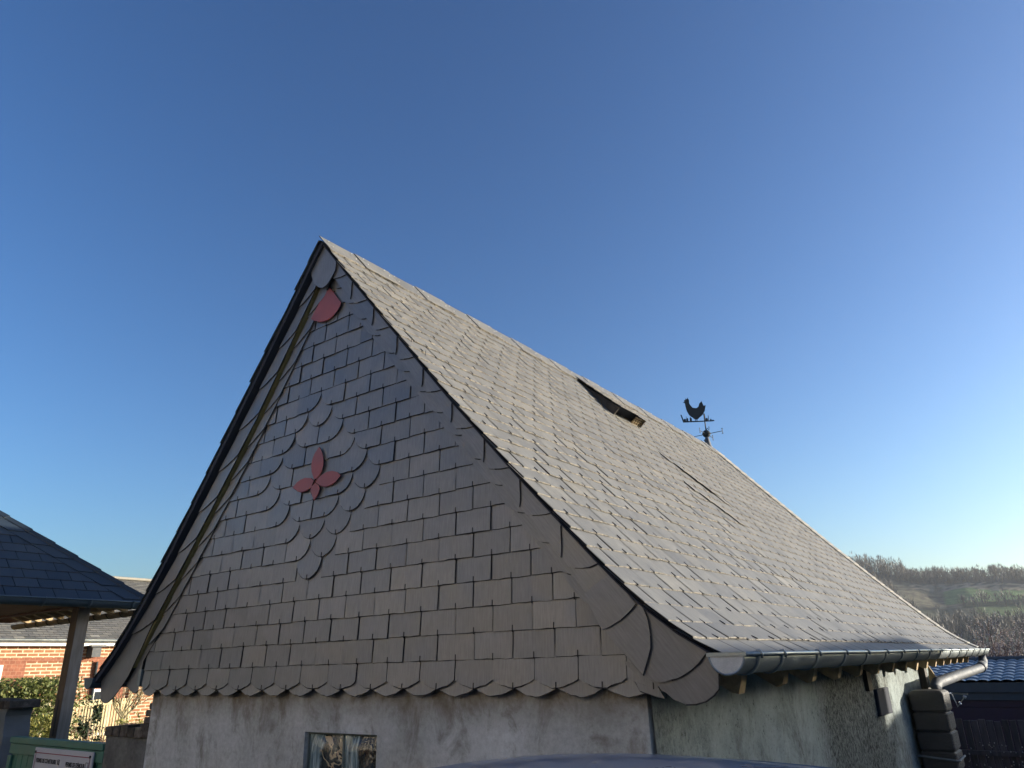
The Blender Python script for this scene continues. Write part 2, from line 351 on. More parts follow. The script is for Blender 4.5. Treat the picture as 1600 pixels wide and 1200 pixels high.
M_HILL, N, L, b = mat('hill_cover', rough=.95, spec=.1)
at = N.new('ShaderNodeAttribute'); at.attribute_name = 'cover'; n1 = noise_tex(N, L, .22, 9, .7); n2 = noise_tex(N, L, .05, 4, .6)
c = mix(N, L, .85, at.outputs['Color'], ramp(N, L, n1, [(.3, g(.45)), (.7, g(1.45))]), 'MULTIPLY')
L.new(c, b.inputs['Base Color']); bump(N, L, b, n1, .8, 1.5)
mb = MB(); NY, NS = 330, 120
vs = [hill_pt(-45 + 75 * i / NY, 1.6 * j / NS) for j in range(NS + 1) for i in range(NY + 1)]
mb.shell(vs, [(j * (NY + 1) + i, j * (NY + 1) + i + 1, (j + 1) * (NY + 1) + i + 1, (j + 1) * (NY + 1) + i) for j in range(NS) for i in range(NY)])
ho = mb.build('hill', M_HILL, smooth=True, fix=False); tag(ho, kind='structure')
ca = ho.data.color_attributes.new('cover', 'FLOAT_COLOR', 'POINT')
cols = []
for j in range(NS + 1):
    for i in range(NY + 1): cols += [*hill_cover(-45 + 75 * i / NY, min(1.2, 1.6 * j / NS)), 1]
ca.data.foreach_set('color', cols)

# bare woodland on the hill: thin trunks and sprays of twigs
mb = MB()
def far_tree(p, h, w, n):
    t = rnd.random()
    mb.tube([p - Vector((0, 0, .5)), p + Vector((rnd.uniform(-.3, .3), 0, h * .75))], [.22, .07], 4, 0, t * .5, cap=False)
    for k in range(n):
        a = rnd.uniform(0, 6.28); q = rnd.random(); zz = h * (.25 + .75 * q); rr = w * math.sqrt(rnd.random()) * (1.05 - q * .75)
        c = p + Vector((rr * math.cos(a), rr * math.sin(a), zz)); d = Vector((rr * math.cos(a) * .35 + rnd.uniform(-.5, .5), rr * math.sin(a) * .35 + rnd.uniform(-.5, .5), rnd.uniform(.7, 1.7)))
        s = Vector((-math.sin(yaw * 0 + a), math.cos(a), 0)) * rnd.uniform(.06, .16)
        mb.poly([c - s, c + s, c + d * rnd.uniform(.7, 1.3)], 0, min(1, max(0, t * .6 + rnd.uniform(-.1, .4))))
for i in range(900):
    yd = rnd.uniform(-17, 5); s = rnd.choice([rnd.uniform(.93, 1.0), rnd.uniform(.99, 1.06)])
    far_tree(hill_pt(yd, s), rnd.uniform(2.4, 5.0) * (1.9 if yd < -8.7 else 1), rnd.uniform(1.6, 3.2), 34)
for i in range(1500):
    yd = rnd.uniform(-17, 4); s = rnd.uniform(.28, .98); c = hill_cover(yd, s)
    if c[0] < .062 and c[1] < .06: far_tree(hill_pt(yd, s), rnd.uniform(2.2, 4.2), rnd.uniform(2, 3.5), 30)
    elif rnd.random() < .02: far_tree(hill_pt(yd, s), rnd.uniform(1.2, 2.4), rnd.uniform(1, 2), 16)
tag(mb.build('woodland', M_WOOD, fix=False), kind='stuff', label='bare winter woodland along the crest and slope of the far hill', cat='woodland')

# ------------------------------------------------------------ slate laying
def clip(poly, a, b, c):
    """keep a*u+b*v<=c"""
    out = []
    for i in range(len(poly)):
        p, q = poly[i], poly[(i + 1) % len(poly)]; dp = a * p[0] + b * p[1] - c; dq = a * q[0] + b * q[1] - c
        if dp <= 0: out.append(p)
        if dp * dq < 0: t = dp / (dp - dq); out.append((p[0] + t * (q[0] - p[0]), p[1] + t * (q[1] - p[1])))
    return out
def area(p): return abs(sum(p[i][0] * p[(i + 1) % len(p)][1] - p[(i + 1) % len(p)][0] * p[i][1] for i in range(len(p)))) / 2
def slate(mb, poly, F, vb, vt, h0, lift, th, tint, roll=0, uc=0, edge=1, chip=0):
    """poly in (u, v down), F(u, v, h) -> world; bottom edge stands lift off the surface"""
    if len(poly) < 3 or area(poly) < 2e-4: return
    n = len(poly); ou, ov = rnd.uniform(0, 50), rnd.uniform(0, 50)
    def H(u, v): return h0 + lift * (v - vt) / (vb - vt) + roll * (u - uc)
    cu = sum(p[0] for p in poly) / n; cv = sum(p[1] for p in poly) / n
    lowv = [v > cv + .12 * (vb - vt) for u, v in poly]; ins = []
    for (u, v), lo in zip(poly, lowv):      # chipped bevel along the lower edge
        if lo and chip >= 0:
            d = math.hypot(cu - u, cv - v) or 1; c_ = rnd.uniform(.0015, .0058); ins.append((u + (cu - u) / d * c_ * .8, v + (cv - v) / d * c_))
        else: ins.append((u, v))
    face = [F(u, v, H(u, v) + th) for u, v in ins]
    top = [F(u, v, H(u, v) + th * (.4 if lo else 1)) for (u, v), lo in zip(poly, lowv)]; bot = [F(u, v, H(u, v)) for u, v in poly]
    uvs = [(u + ou, v + ov) for u, v in poly] * 3
    mb.shell(top + bot + face, [tuple(range(2 * n, 3 * n))], 0, tint, uvs)
    b = len(mb.v) - 3 * n
    for i in range(n):
        j = (i + 1) % n
        if lowv[i] and lowv[j] and chip >= 0:
            mb.f.append([b + 2 * n + i, b + i, b + j, b + 2 * n + j]); mb.m.append(edge); mb.t.append(tint); mb.uv += [uvs[i]] * 4
    for i in range(n):
        j = (i + 1) % n
        low = (poly[i][1] + poly[j][1]) / 2 > vb - (vb - vt) * .12 and abs(poly[i][1] - poly[j][1]) < abs(poly[i][0] - poly[j][0])
        mb.f.append([b + i, b + n + i, b + n + j, b + j]); mb.m.append(edge if low else 2); mb.t.append(tint); mb.uv += [uvs[i]] * 4
def ragged(u0, u1, v, n=6, amp=.0022):
    """slightly chipped straight lower edge from u0 to u1"""
    return [(u0 + (u1 - u0) * i / n, v + (rnd.uniform(-amp, amp) if 0 < i < n else rnd.uniform(-amp, amp) * .6)) for i in range(n + 1)]
def hook(mb, F, u, v, h):
    """wire hook: bent wire lying up the joint and nose round the lower edge"""
    w = .0018
    for (a, c, h1, h2) in ((v - .026, v + .003, h + .0005, h + .0035),):
        P = [F(u - w, a, h1), F(u + w, a, h1), F(u + w, c, h1), F(u - w, c, h1), F(u - w, a, h2), F(u + w, a, h2), F(u + w, c, h2 + .002), F(u - w, c, h2 + .002)]
        mb.shell(P, [(4, 5, 6, 7), (0, 1, 5, 4), (1, 2, 6, 5), (2, 3, 7, 6), (3, 0, 4, 7)], 3, .5)

# ------------------------------------------------------------ the slate barn
barn = empty('barn', (1.405, 4, -1.55), 'old rendered barn with a steep grey slate roof, scalloped slate gable and red slate flower', 'barn')
AX, AZ = 1.405, 2.765
PR = [(0, 0), (.278, .345), (.647, .79), (.911, 1.11), (1.144, 1.388), (1.351, 1.625), (1.537, 1.838), (1.706, 2.025), (1.858, 2.19), (1.997, 2.34), (2.125, 2.465), (2.25, 2.565), (2.395, 2.652)]
PL = [(0, 0), (.131, .182), (.302, .428), (.509, .715), (.686, .962), (.92, 1.285), (1.15, 1.602), (1.363, 1.885), (1.52, 2.085), (1.675, 2.27), (1.83, 2.44), (1.98, 2.58), (2.12, 2.69)]
YV, YR, YE = -.1, 6.62, 8.25       # verge plane, ridge end, far eave
class Prof:
    def __init__(s, pts, sg):
        s.p = pts; s.sg = sg; s.L = [0]
        for a, b in zip(pts, pts[1:]): s.L.append(s.L[-1] + math.hypot(b[0] - a[0], b[1] - a[1]))
        s.len = s.L[-1]; s.w = pts[-1][0]
    def at(s, v):
        i = 0
        while i < len(s.p) - 2 and v > s.L[i + 1]: i += 1
        t = (v - s.L[i]) / (s.L[i + 1] - s.L[i]); a, b = s.p[i], s.p[i + 1]
        def nrm(j):
            q = s.p[min(j + 1, len(s.p) - 1)]; r = s.p[max(j - 1, 0)]; d = Vector((q[0] - r[0], q[1] - r[1])).normalized(); return Vector((d[1], d[0]))
        n = nrm(i).lerp(nrm(i + 1), max(0, min(1, t))).normalized() if i + 1 < len(s.p) else nrm(i)
        return a[0] + t * (b[0] - a[0]), a[1] + t * (b[1] - a[1]), n
    def F(s, y, v, h):
        dx, dz, n = s.at(v); return Vector((AX + s.sg * (dx + n[0] * h), y, AZ - dz + n[1] * h))
    def dz_at(s, dx):
        for a, b in zip(s.p, s.p[1:]):
            if dx <= b[0]: return a[1] + (b[1] - a[1]) * (dx - a[0]) / (b[0] - a[0])
        a, b = s.p[-2:]; return a[1] + (b[1] - a[1]) * (dx - a[0]) / (b[0] - a[0])
RP, LP = Prof(PR, 1), Prof(PL, -1)
def yhip(P, v): return YR + (YE - YR) * P.at(v)[0] / P.w
VENT = (2.96, 3.50, .13, .72)
LIFT = [((3.33, 1.37), (3.80, 1.74)), ((3.05, 1.80), (3.45, 2.17)), ((3.42, 1.38), (3.6, 1.6))]
def lay_slope(P, name, mats, w=.22, e=.1145, seed=1, ridge_off=.0):
    mb = MB(); lr = random.Random(seed); n = int(P.len / e); vb = P.len + .03; k = 0
    while vb > .1:
        if k == 0: vt = vb - .2
        else: vt = vb - 2.06 * e
        vt = max(vt, .0); off = (k % 2) * w / 2; u = YV - w + off + lr.uniform(-.004, .004)
        ye = max(yhip(P, max(vt, 0)), yhip(P, min(vb, P.len)))
        while u < ye + w:
            gp = lr.uniform(.005, .0105); a = max(u + gp / 2, YV + lr.uniform(-.006, .006)); b_ = u + w - gp / 2
            if b_ - a > .03 and a < ye:
                vbj = vb + lr.uniform(-.003, .003); pl = [(a, vt), (b_, vt)] + list(reversed(ragged(a, b_, vbj, 5, .0025)))
                x0 = (yhip(P, vb) - yhip(P, vt)) / (vb - vt)
                pl = clip(pl, 1, -x0, yhip(P, vt) - x0 * vt + .0)
                cx = (a + b_) / 2; inv = VENT[0] - .01 < cx < VENT[1] + .01 and VENT[2] < vb < VENT[3] + .01 and P is RP
                roll = lr.uniform(-.012, .012); lf = .0135 + lr.uniform(-.001, .003)
                if P is RP:
                    for (p, q) in LIFT:
                        d = Vector(q) - Vector(p); t = max(0, min(1, (Vector((cx, vb)) - Vector(p)).dot(d) / d.length_squared))
                        if (Vector(p) + t * d - Vector((cx, vb))).length < .08: lf += .006; roll = -.05
                tn = min(.86, max(0, lr.gauss(.46, .15)))
                if P is RP and abs(cx - 2.6) < .11 and abs(P.at(vb - .06)[0] - 1.885) < .045: tn = .95
                slate(mb, pl, P.F, vb, vt, 0, lf, .0058, tn, roll, (a + b_) / 2)
                if P is RP and a > YV + .02 and a < yhip(P, vb) - .01: hook(mb, P.F, u, vb - e, .0185)
            u += w
        vb -= e; k += 1
    return mb
SM = [M_ROOF, M_EDGE, M_DKEDGE, M_HOOK]
def slope_deck(P, h0, h1):
    mb = MB(); n = 24; vs = []
    for h in (h0, h1):
        for i in range(n + 1):
            v = .012 + (P.len - .012) * i / n
            vs += [P.F(YV + .01, v, h), P.F(yhip(P, v) - .01, v, h)]
    m = 2 * (n + 1); fs = []
    for i in range(n):
        fs += [(2 * i, 2 * i + 1, 2 * i + 3, 2 * i + 2), (m + 2 * i, m + 2 * i + 2, m + 2 * i + 3, m + 2 * i + 1),
               (2 * i, 2 * i + 2, m + 2 * i + 2, m + 2 * i), (2 * i + 1, m + 2 * i + 1, m + 2 * i + 3, 2 * i + 3)]
    fs += [(0, m, m + 1, 1), (2 * n, 2 * n + 1, m + 2 * n + 1, m + 2 * n)]
    mb.shell(vs, fs); return mb
roofR = lay_slope(RP, 'roof_slope', SM).build('roof_slope', SM, barn, fix=False)
tag(roofR, 'sunlit right-hand roof slope of small grey slates')
slope_deck(RP, -.007, -.002).build('roof_deck', M_UNDER, roofR)
roofL = lay_slope(LP, 'roof_slope', SM, seed=5).build('roof_slope', SM, barn, fix=False)
tag(roofL, 'shaded left-hand roof slope turned away from the sun')
slope_deck(LP, -.03, -.002).build('roof_deck', M_UNDER, roofL)
# far hip slope
class Hip:
    len = math.hypot(YE - YR, RP.p[-1][1])
    def F(s, u, v, h):
        t = v / s.len; dz = RP.dz_at(t * RP.w); n = Vector((0, .85, .52)); return Vector((u, YR - .035 + (YE - YR) * t, AZ - dz - .02)) + n * h
HP = Hip(); mb = MB(); vb = HP.len; k = 0
while vb > .1:
    vt = max(0, vb - .236); t = vb / HP.len; xa = AX - LP.w * t; xb = AX + RP.w * t; u = xa - .3 + (k % 2) * .11
    while u < xb:
        pl = clip(clip([(u + .002, vt), (u + .218, vt), (u + .218, vb), (u + .002, vb)], 1, -RP.w / HP.len, AX), -1, -LP.w / HP.len, -AX)
        slate(mb, pl, HP.F, vb, vt, 0, .012, .0045, min(1, max(0, rnd.gauss(.5, .15)))); u += .22
    vb -= .1145; k += 1
roofH = mb.build('hip_slope', SM, barn, fix=False)
mb = MB()
for i in range(12):
    ta, tb = i / 12, (i + 1) / 12
    mb.poly([HP.F(AX - LP.w * ta, HP.len * ta, -.006), HP.F(AX + RP.w * ta, HP.len * ta, -.006), HP.F(AX + RP.w * tb, HP.len * tb, -.006), HP.F(AX - LP.w * tb, HP.len * tb, -.006)])
mb.build('roof_deck', M_UNDER, roofH, fix=False)
# hip closing strips: raised pale slates and flashing following the hip edge
for P, nm in ((RP, 'hip_flashing'), (LP, 'hip_flashing')):
    mb = MB(); v = .02; k = 0
    while v < P.len - .02:
        v2 = min(v + .15, P.len); a0 = yhip(P, v); a1 = yhip(P, v2)
        top = [P.F(a0 - .19, v - .05 if v > .06 else 0, .016), P.F(a0 + .015, v - .05 if v > .06 else 0, .022), P.F(a1 + .015, v2, .034), P.F(a1 - .19, v2, .026)]
        mb.prism(top, (0, .0, .006), 0, .5 + .3 * rnd.random()); v += .1145; k += 1
    mb.build('hip_flashing', [M_LEAD], barn)
# ridge course: long upright slates nailed along the ridge, standing a little above it
mb = MB(); u = YV - .006; k = 0
while u < YR - .05:
    w = .30; gp = .004; hz = rnd.uniform(-.004, .004); a, b_ = u, min(u + w + .03, YR + .03)
    pl = [(a, -.035 + hz), (b_, -.035 + hz)] + list(reversed(ragged(a, b_, .175 + rnd.uniform(-.004, .006), 6, .003)))
    slate(mb, pl, RP.F, .175, -.035, .016 + .006 * (k % 2), .004, .005, min(1, max(0, rnd.gauss(.5, .1))))
    for (du, dv) in ((.05, .02), (.05, .1), (.25, .02), (.25, .1)):
        p = RP.F(a + du, dv, .0305 + .006 * (k % 2)); mb.box((p.x - .003, p.y - .003, p.z - .005), (p.x + .003, p.y + .003, p.z + .001), 4)
    u += w + gp; k += 1
mb.build('ridge_slates', SM + [M_NAIL], barn, fix=False)
mb = MB(); u = YV
while u < YR - .05:
    slate(mb, [(u, .005), (u + .3, .005), (u + .3, .17), (u, .17)], LP.F, .17, .005, .014, .006, .005, .4); u += .305
mb.build('ridge_slates', SM, barn, fix=False)
# roof vent: raised slated hood with a grille in its mouth
mb = MB(); y0, y1, v0, v1 = VENT; hh = .09
def vf(y, v, h): return RP.F(y, v, h)
for r in range(5):
    va, vb = v0 + (v1 - v0) * r / 5, v0 + (v1 - v0) * (r + 1) / 5 + .02
    for c in range(3):
        ya = y0 - .02 + c * .2 - (r % 2) * .05; yb = ya + .197
        pl = clip(clip([(ya, va - .06), (yb, va - .06), (yb, vb), (ya, vb)], 1, 0, y1 + .02), -1, 0, -(y0 - .02))
        slate(mb, pl, lambda u, v, h: vf(u, v, h + .02 + (hh) * max(0, (v - v0)) / (v1 - v0)), vb, va - .06, 0, .01, .005, rnd.uniform(.3, .7))
vent = mb.build('roof_vent', SM, barn, fix=False)
for ys in (y0, y1 - .012):
    mb = MB(); A, B, C = vf(ys, v0, .0), vf(ys, v1, .0), vf(ys, v1, hh + .016); mb.prism([A, B, C], (0, .012, 0)); mb.build('side_board', M_WDARK, vent)
mb = MB(); mb.prism([vf(y0 + .01, v1 - .10, .0), vf(y1 - .01, v1 - .10, .0), vf(y1 - .01, v1 - .10, hh), vf(y0 + .01, v1 - .10, hh)], (.006, 0, 0)); mb.build('mouth_board', M_UNDER, vent)  # dark panel painting in the shade inside the vent mouth
mb = MB()
for i in range(4):
    y = 3.34 + i * .045; mb.prism([vf(y, v1 - .02, .01), vf(y + .012, v1 - .02, .01), vf(y + .012, v1 - .02, hh), vf(y, v1 - .02, hh)], (.006, 0, 0))
for j in range(4):
    h = .012 + j * .022; mb.prism([vf(3.33, v1 - .024, h), vf(y1 - .012, v1 - .024, h), vf(y1 - .012, v1 - .024, h + .010), vf(3.33, v1 - .024, h + .010)], (.006, 0, 0))
mb.build('grille', M_OLDG, vent)

# ---- gable cladding
def FG(u, v, h): return Vector((u, -.0 - h, -v))       # v down = -z
G_M = [M_GAB, M_CHIP, M_DKEDGE, M_HOOK]
W = .22
def zrow(i): return {0: -.033, 1: 0}.get(i, .121 + .1134 * (i - 2))
Ronly = {(6, 15), (5.5, 14), (5, 13), (4.5, 12), (4, 11), (7, 13), (7.5, 12), (8, 11), (7.5, 10), (7, 9), (6, 7), (4.5, 10), (5, 9), (5.5, 8)}
Lonly = {(7, 15), (7.5, 14), (8, 13), (8.5, 12), (9, 11), (6, 13), (5.5, 12), (5, 11), (5.5, 10), (6, 9)}
Both = {(6.5, 14), (8.5, 10), (8, 9), (7.5, 8), (7, 7), (6.5, 6), (6.5, 8)}
# rake lines of the gable field (u=x, v=-z):  right  x-2.. , left
RKR = ((1.405, 2.66), (3.43, .26)); RKL = ((1.36, 2.62), (-.20, .44))
def line_clip(pl, a, b, keep_left):
    nx, nz = (b[1] - a[1]), -(b[0] - a[0])             # normal in (x, z)
    c = nx * a[0] + nz * a[1]; s = -1 if keep_left else 1
    return clip(pl, s * nx, -s * nz, s * c)
gr = random.Random(11); mb = MB()
for i in range(0, 24):
    zb = zrow(i); e = .1134; zt = zb + (.12 if i == 0 else .236); off = 0 if i % 2 == 0 else .5
    for n in range(-3, 19):
        c = n + .5 if i % 2 == 0 else n; c = float(c)
        gp = gr.uniform(.0022, .0062); a, b_ = (c - .5) * W + gp / 2, (c + .5) * W - gp / 2
        if b_ < -.16: continue
        a = max(a, -.20)
        if a > 3.56: continue
        bj = zb + gr.uniform(-.002, .002); rl = (c in [x for x, r in Lonly | Both if r == i]); rr = (c in [x for x, r in Ronly | Both if r == i])
        m = (a + b_) / 2; ah = .116
        if i <= 1:
            q = 10; low = [(a + (b_ - a) * t / q, -(zb + .037 * (2 * abs(t / q - .5)) ** 1.7 + gr.uniform(-.0025, .0025))) for t in range(q + 1)]
        else:
            low = []
            if rl: low += [(m - (m - a) * math.cos(t * math.pi / 16), -(zb + ah - ah * math.sin(t * math.pi / 16))) for t in range(0, 8)]
            else: low += ragged(a, m, -bj, 3, .0016)[:-1]
            if rr: low += [(m + (b_ - m) * math.sin(t * math.pi / 16), -(zb + ah - ah * math.cos(t * math.pi / 16))) for t in range(0, 9)]
            else: low += ragged(m, b_, -bj, 3, .0016)
        pl = [(a, -zt), (b_, -zt)] + list(reversed(low))
        pl = line_clip(pl, *RKR, True) if i > 0 else pl
        if i > 1: pl = line_clip(pl, *RKL, False)
        if len(pl) < 3: continue
        tn = min(.88, max(0, gr.gauss(.48, .16) - .10 * (i > 15)))
        lf = .0135 + (.005 if i == 1 else 0) + (.005 if (c, i) in Both | Ronly | Lonly else 0) + gr.uniform(-.001, .003)
        slate(mb, pl, FG, -zb, -zt, .0, lf, .005, tn, gr.uniform(-.03, .03), m)
        if i >= 1 and a > -.05: hook(mb, FG, m, -zb, lf + .002)
gabs = mb.build('gable_slates', G_M, barn, fix=False)
def pts3(pts, y): return [Vector((x, y, z)) for x, z in pts]
# red flower of four petals
PET = [[(1.465, 1.342), (1.430, 1.312), (1.410, 1.275), (1.403, 1.235), (1.410, 1.195), (1.447, 1.132), (1.491, 1.167), (1.508, 1.190), (1.516, 1.220), (1.512, 1.262), (1.492, 1.308)],
       [(1.244, 1.127), (1.282, 1.154), (1.318, 1.166), (1.355, 1.170), (1.412, 1.159), (1.447, 1.133), (1.419, 1.099), (1.372, 1.085), (1.33, 1.084), (1.289, 1.099)],
       [(1.451, 1.131), (1.492, 1.156), (1.553, 1.172), (1.60, 1.171), (1.647, 1.154), (1.679, 1.13), (1.644, 1.1), (1.60, 1.085), (1.547, 1.082), (1.498, 1.098)],
       [(1.451, 1.126), (1.488, 1.104), (1.504, 1.083), (1.498, 1.06), (1.484, 1.04), (1.457, 1.016), (1.432, 1.052), (1.418, 1.081), (1.425, 1.112)]]
for i, pt in enumerate(PET):
    mb = MB(); pl = [(x, -z) for x, z in pt]; slate(mb, pl, FG, -min(z for x, z in pt), -max(z for x, z in pt), .026 + .0015 * i, .002, .005, .5, 0, 0, 0)
    mb.build('red_petal', [M_RED, M_DKEDGE, M_DKEDGE], barn, fix=False)
mb = MB(); mb.tube([(1.425, -.03, 1.105), (1.447, -.04, 1.125), (1.462, -.038, 1.145)], .004, 6); mb.build('flower_hook', M_HOOK, barn)
mb = MB(); RED = [(1.451, 2.428), (1.581, 2.27), (1.568, 2.24), (1.55, 2.222), (1.52, 2.20), (1.482, 2.186), (1.44, 2.183), (1.401, 2.189), (1.36, 2.203), (1.324, 2.222), (1.288, 2.246), (1.369, 2.362)]
slate(mb, [(x, -z) for x, z in RED], FG, -2.18, -2.43, .024, .006, .005, .5, 0, 0, 0)
mb.build('red_peak_slate', [M_RED, M_DKEDGE, M_DKEDGE], barn, fix=False)

# ---- barge slates along the rake.  rake frame: v down the rake, u inwards
ra = Vector((1.405, 2.77)); rb = Vector((3.111, .749)); dv = (rb - ra).normalized(); du = Vector((dv[1], -dv[0]))
def edge_u(v):
    """u (inwards) of the roof surface at rake distance v, right side"""
    best = 0
    for vv in range(0, 60):
        q = RP.F(0, RP.len * vv / 59, -.006); d = Vector((q.x, q.z)) - ra
        if d.dot(dv) <= v: best = d.dot(du)
    return best
EU = [edge_u(k * .05) for k in range(80)]
def eu(v): k = max(0, min(78.99, v / .05)); i = int(k); return EU[i] + (EU[i + 1] - EU[i]) * (k - i)
def barge(side, ybase, amax=3.3):
    """chain of overlapping scale slates on the barge board; side +1 right, -1 left (mirrored)"""
    mb = MB()
    if side > 0:
        F = lambda u, v, h: Vector((ra.x + dv.x * v + du.x * u, ybase - h, ra.y + dv.y * v + du.y * u))
        e = eu; vs = [('B', 1.60 + .32 * k) for k in range(-5, 5)]
    items = []
    for k in range(-5, 5):
        v0 = 1.60 + .3225 * k
        items.append(('B', v0)); items.append(('A', v0 + .155))
    items = [x for x in items if .25 < x[1] < 3.12]; items.sort(key=lambda x: x[1])
    n = len(items)
    for j, (ty, v) in enumerate(items):
        wI = .112 + (.025 * sm(2.8, 3.2, v))
        if ty == 'B': cur = [(wI, v + .015), (wI * .82, v + .045), (wI * .6, v + .072), (wI * .35, v + .098), (e(v + .11), v + .118)]
        else: cur = [(wI, v + .135), (wI * .86, v + .122), (wI * .66, v + .098), (wI * .45, v + .068), (wI * .2, v + .036), (e(v + .02), v + .02)]
        top = v - .16
        pl = [(e(top), top), (wI, top)] + cur
        mid = [(e(v - t), v - t) for t in (.02, .08)]
        pl = [(e(top), top), (wI, top)] + cur + [(e(x), x) for x in (v, v - .06, v - .11) if x < cur[-1][1] - .01]
        pl = [(u, vv + rnd.uniform(-.001, .001)) for u, vv in pl]
        slate(mb, pl, F, v + .13, top, .003, .014, .005, rnd.uniform(.25, .6), 0)
    # the broad rounded foot
    foot = [(3.507, .042), (3.569, -.003), (3.612, -.037), (3.657, -.057), (3.696, -.056), (3.736, -.045), (3.77, -.025), (3.789, -.003), (3.797, .047), (3.782, .11), (3.70, .165), (3.56, .24), (3.42, .16)]
    slate(mb, [((Vector(p) - ra).dot(du), (Vector(p) - ra).dot(dv)) for p in foot], F, 3.7, 3.3, .002, .003, .005, .35)
    last = [(3.5, .045), (3.524, .033), (3.555, .024), (3.585, .023), (3.615, .026), (3.641, .034), (3.67, .045), (3.697, .06), (3.73, .083), (3.765, .12), (3.66, .192), (3.50, .324), (3.40, .24)]
    slate(mb, [((Vector(p) - ra).dot(du), (Vector(p) - ra).dot(dv)) for p in last], F, 3.6, 3.2, .008, .007, .005, .42)
    a2 = [(3.507, .045), (3.531, .098), (3.548, .14), (3.551, .185), (3.545, .24), (3.53, .285), (3.50, .32), (3.41, .40), (3.33, .31), (3.36, .20)]
    slate(mb, [((Vector(p) - ra).dot(du), (Vector(p) - ra).dot(dv)) for p in a2], F, 3.4, 3.0, .014, .01, .005, .46)
    b2 = [(3.345, .215), (3.38, .225), (3.404, .236), (3.435, .249), (3.46, .265), (3.485, .283), (3.508, .305), (3.40, .43), (3.27, .36)]
    slate(mb, [((Vector(p) - ra).dot(du), (Vector(p) - ra).dot(dv)) for p in b2], F, 3.3, 2.95, .024, .008, .005, .5)
    return mb
BY = -.045
bslR = barge(1, BY).build('barge_slates', G_M, barn, fix=False)
# second inner strip on the gable plane: overlapping scales, faint arcs
def strip(ra_, dv_, du_, y, uin, uout, vs, seed, F=None):
    mb = MB(); rr = random.Random(seed)
    F = F or (lambda u, v, h: Vector((ra_.x + dv_.x * v + du_.x * u, y - h, ra_.y + dv_.y * v + du_.y * u)))
    for v in vs:
        w = uout - uin; q = 8
        arc = [(uout, v - .115), (uout - .006, v - .094), (uout - .014, v - .066), (uout - .024, v - .041), (uout - .039, v - .019), (uout - .056, v), (uin, v + .02)]
        pl = [(uin, v - .26), (uout, v - .26)] + arc
        slate(mb, pl, F, v, v - .26, .0, .012, .004, rr.uniform(.2, .55))
    return mb
strip(ra, dv, du, -.022, .06, .172, [.42 + .195 * k for k in range(0, 15)], 3).build('inner_barge_slates', G_M, barn, fix=False)
mb = MB(); slate(mb, [(x, -z) for x, z in [(3.40, .10), (3.46, -.012), (3.498, -.022), (3.525, -.031), (3.563, -.036), (3.549, -.012), (3.50, .07)]], FG, .03, -.1, .014, .006, .005, .4)
mb.build('corner_slate', G_M, barn, fix=False)
# right barge board behind the slates
def board(poly, y0, y1): m_ = MB(); m_.prism(pts3(poly, y0), (0, y1 - y0, 0)); return m_
bp = [(RP.F(0, RP.len * k / 14, -.034).x, RP.F(0, RP.len * k / 14, -.034).z) for k in range(0, 14)]
inn = [(ra.x + dv.x * v + du.x * .10, ra.y + dv.y * v + du.y * .10) for v in (3.35, 2.5, 1.6, .8, .12)]
board(bp + inn, BY - .0, -.008).build('barge_board', M_WOCH, barn)
# left barge: board face slates, ochre edge of the board, inner strip
LO = [(LP.F(0, LP.len * k / 20, -.012 - .048 * sm(20, 13, k)).x, LP.F(0, LP.len * k / 20, -.012 - .048 * sm(20, 13, k)).z) for k in range(0, 21)]
la = Vector((1.36, 2.62)); lb = Vector((.10, .72)); ldv = (lb - la).normalized(); ldu = Vector((-ldv[1], ldv[0]))   # inwards = towards +x
LIN = [(1.335, 2.44), (.862, 1.70), (.455, 1.145), (.16, .755), (-.128, .375)]
def lin_x(z):
    pts = LIN + [(-.235, .23), (-.33, .09), (-.40, .0)]
    z = min(z, 2.56)
    for (x0, z0), (x1, z1) in zip(pts, pts[1:]):
        if z >= z1: return x0 + (x1 - x0) * (z0 - z) / (z0 - z1)
    return pts[-1][0]
def lout_x(z):
    for (x0, z0), (x1, z1) in zip(LO, LO[1:]):
        if z >= z1: return x0 + (x1 - x0) * (z0 - z) / (z0 - z1)
    return LO[-1][0]
mb = MB(); zz = 2.42; k = 0
while zz > .35:
    # slate from zz+.3 down to zz at its inner edge; lower edge is an arc rising outwards
    q = 7; zb = zz; arc = []
    for t in range(q + 1):
        s_ = t / q; z_ = zb + (.02 - .085 * (1 - (1 - s_) ** 1.7))
        arc.append((lin_x(z_) + (lout_x(z_) - lin_x(z_)) * s_, z_))
    ztp = zb + .26
    pl = arc + [(lout_x(min(2.72, z)), min(2.72, z)) for z in (zb, zb + .13, ztp)] + [(lin_x(z), min(z, 2.56)) for z in (ztp, zb + .13)]
    slate(mb, [(x, -z) for x, z in pl], lambda u, v, h: Vector((u, BY - h, -v)), -zb + .12, -ztp,   .003, .012, .005, rnd.uniform(.05, .35))
    zz -= .25; k += 1
foot = [(-.03, .53), (-.128, .40), (-.235, .23), (-.33, .09), (-.375, .045), (-.44, -.01), (-.504, -.055), (-.55, -.075), (-.59, -.079), (-.63, -.070), (-.658, -.05), (-.672, -.01), (-.69, .064), (-.66, .10), (-.50, .22), (-.34, .42), (-.21, .60)]
slate(mb, [(x, -z) for x, z in foot], lambda u, v, h: Vector((u, BY - h, -v)), .08, -.4, .002, .004, .005, .2)
mb.build('barge_slates', G_M, barn, fix=False)
bl = [(x, z) for x, z in LO[1:18]]
board(bl + [(-.30, .14), (-.235, .23)] + list(reversed(LIN)), BY, -.008).build('barge_board', M_WOCH, barn)
mb = MB(); zz = 2.3
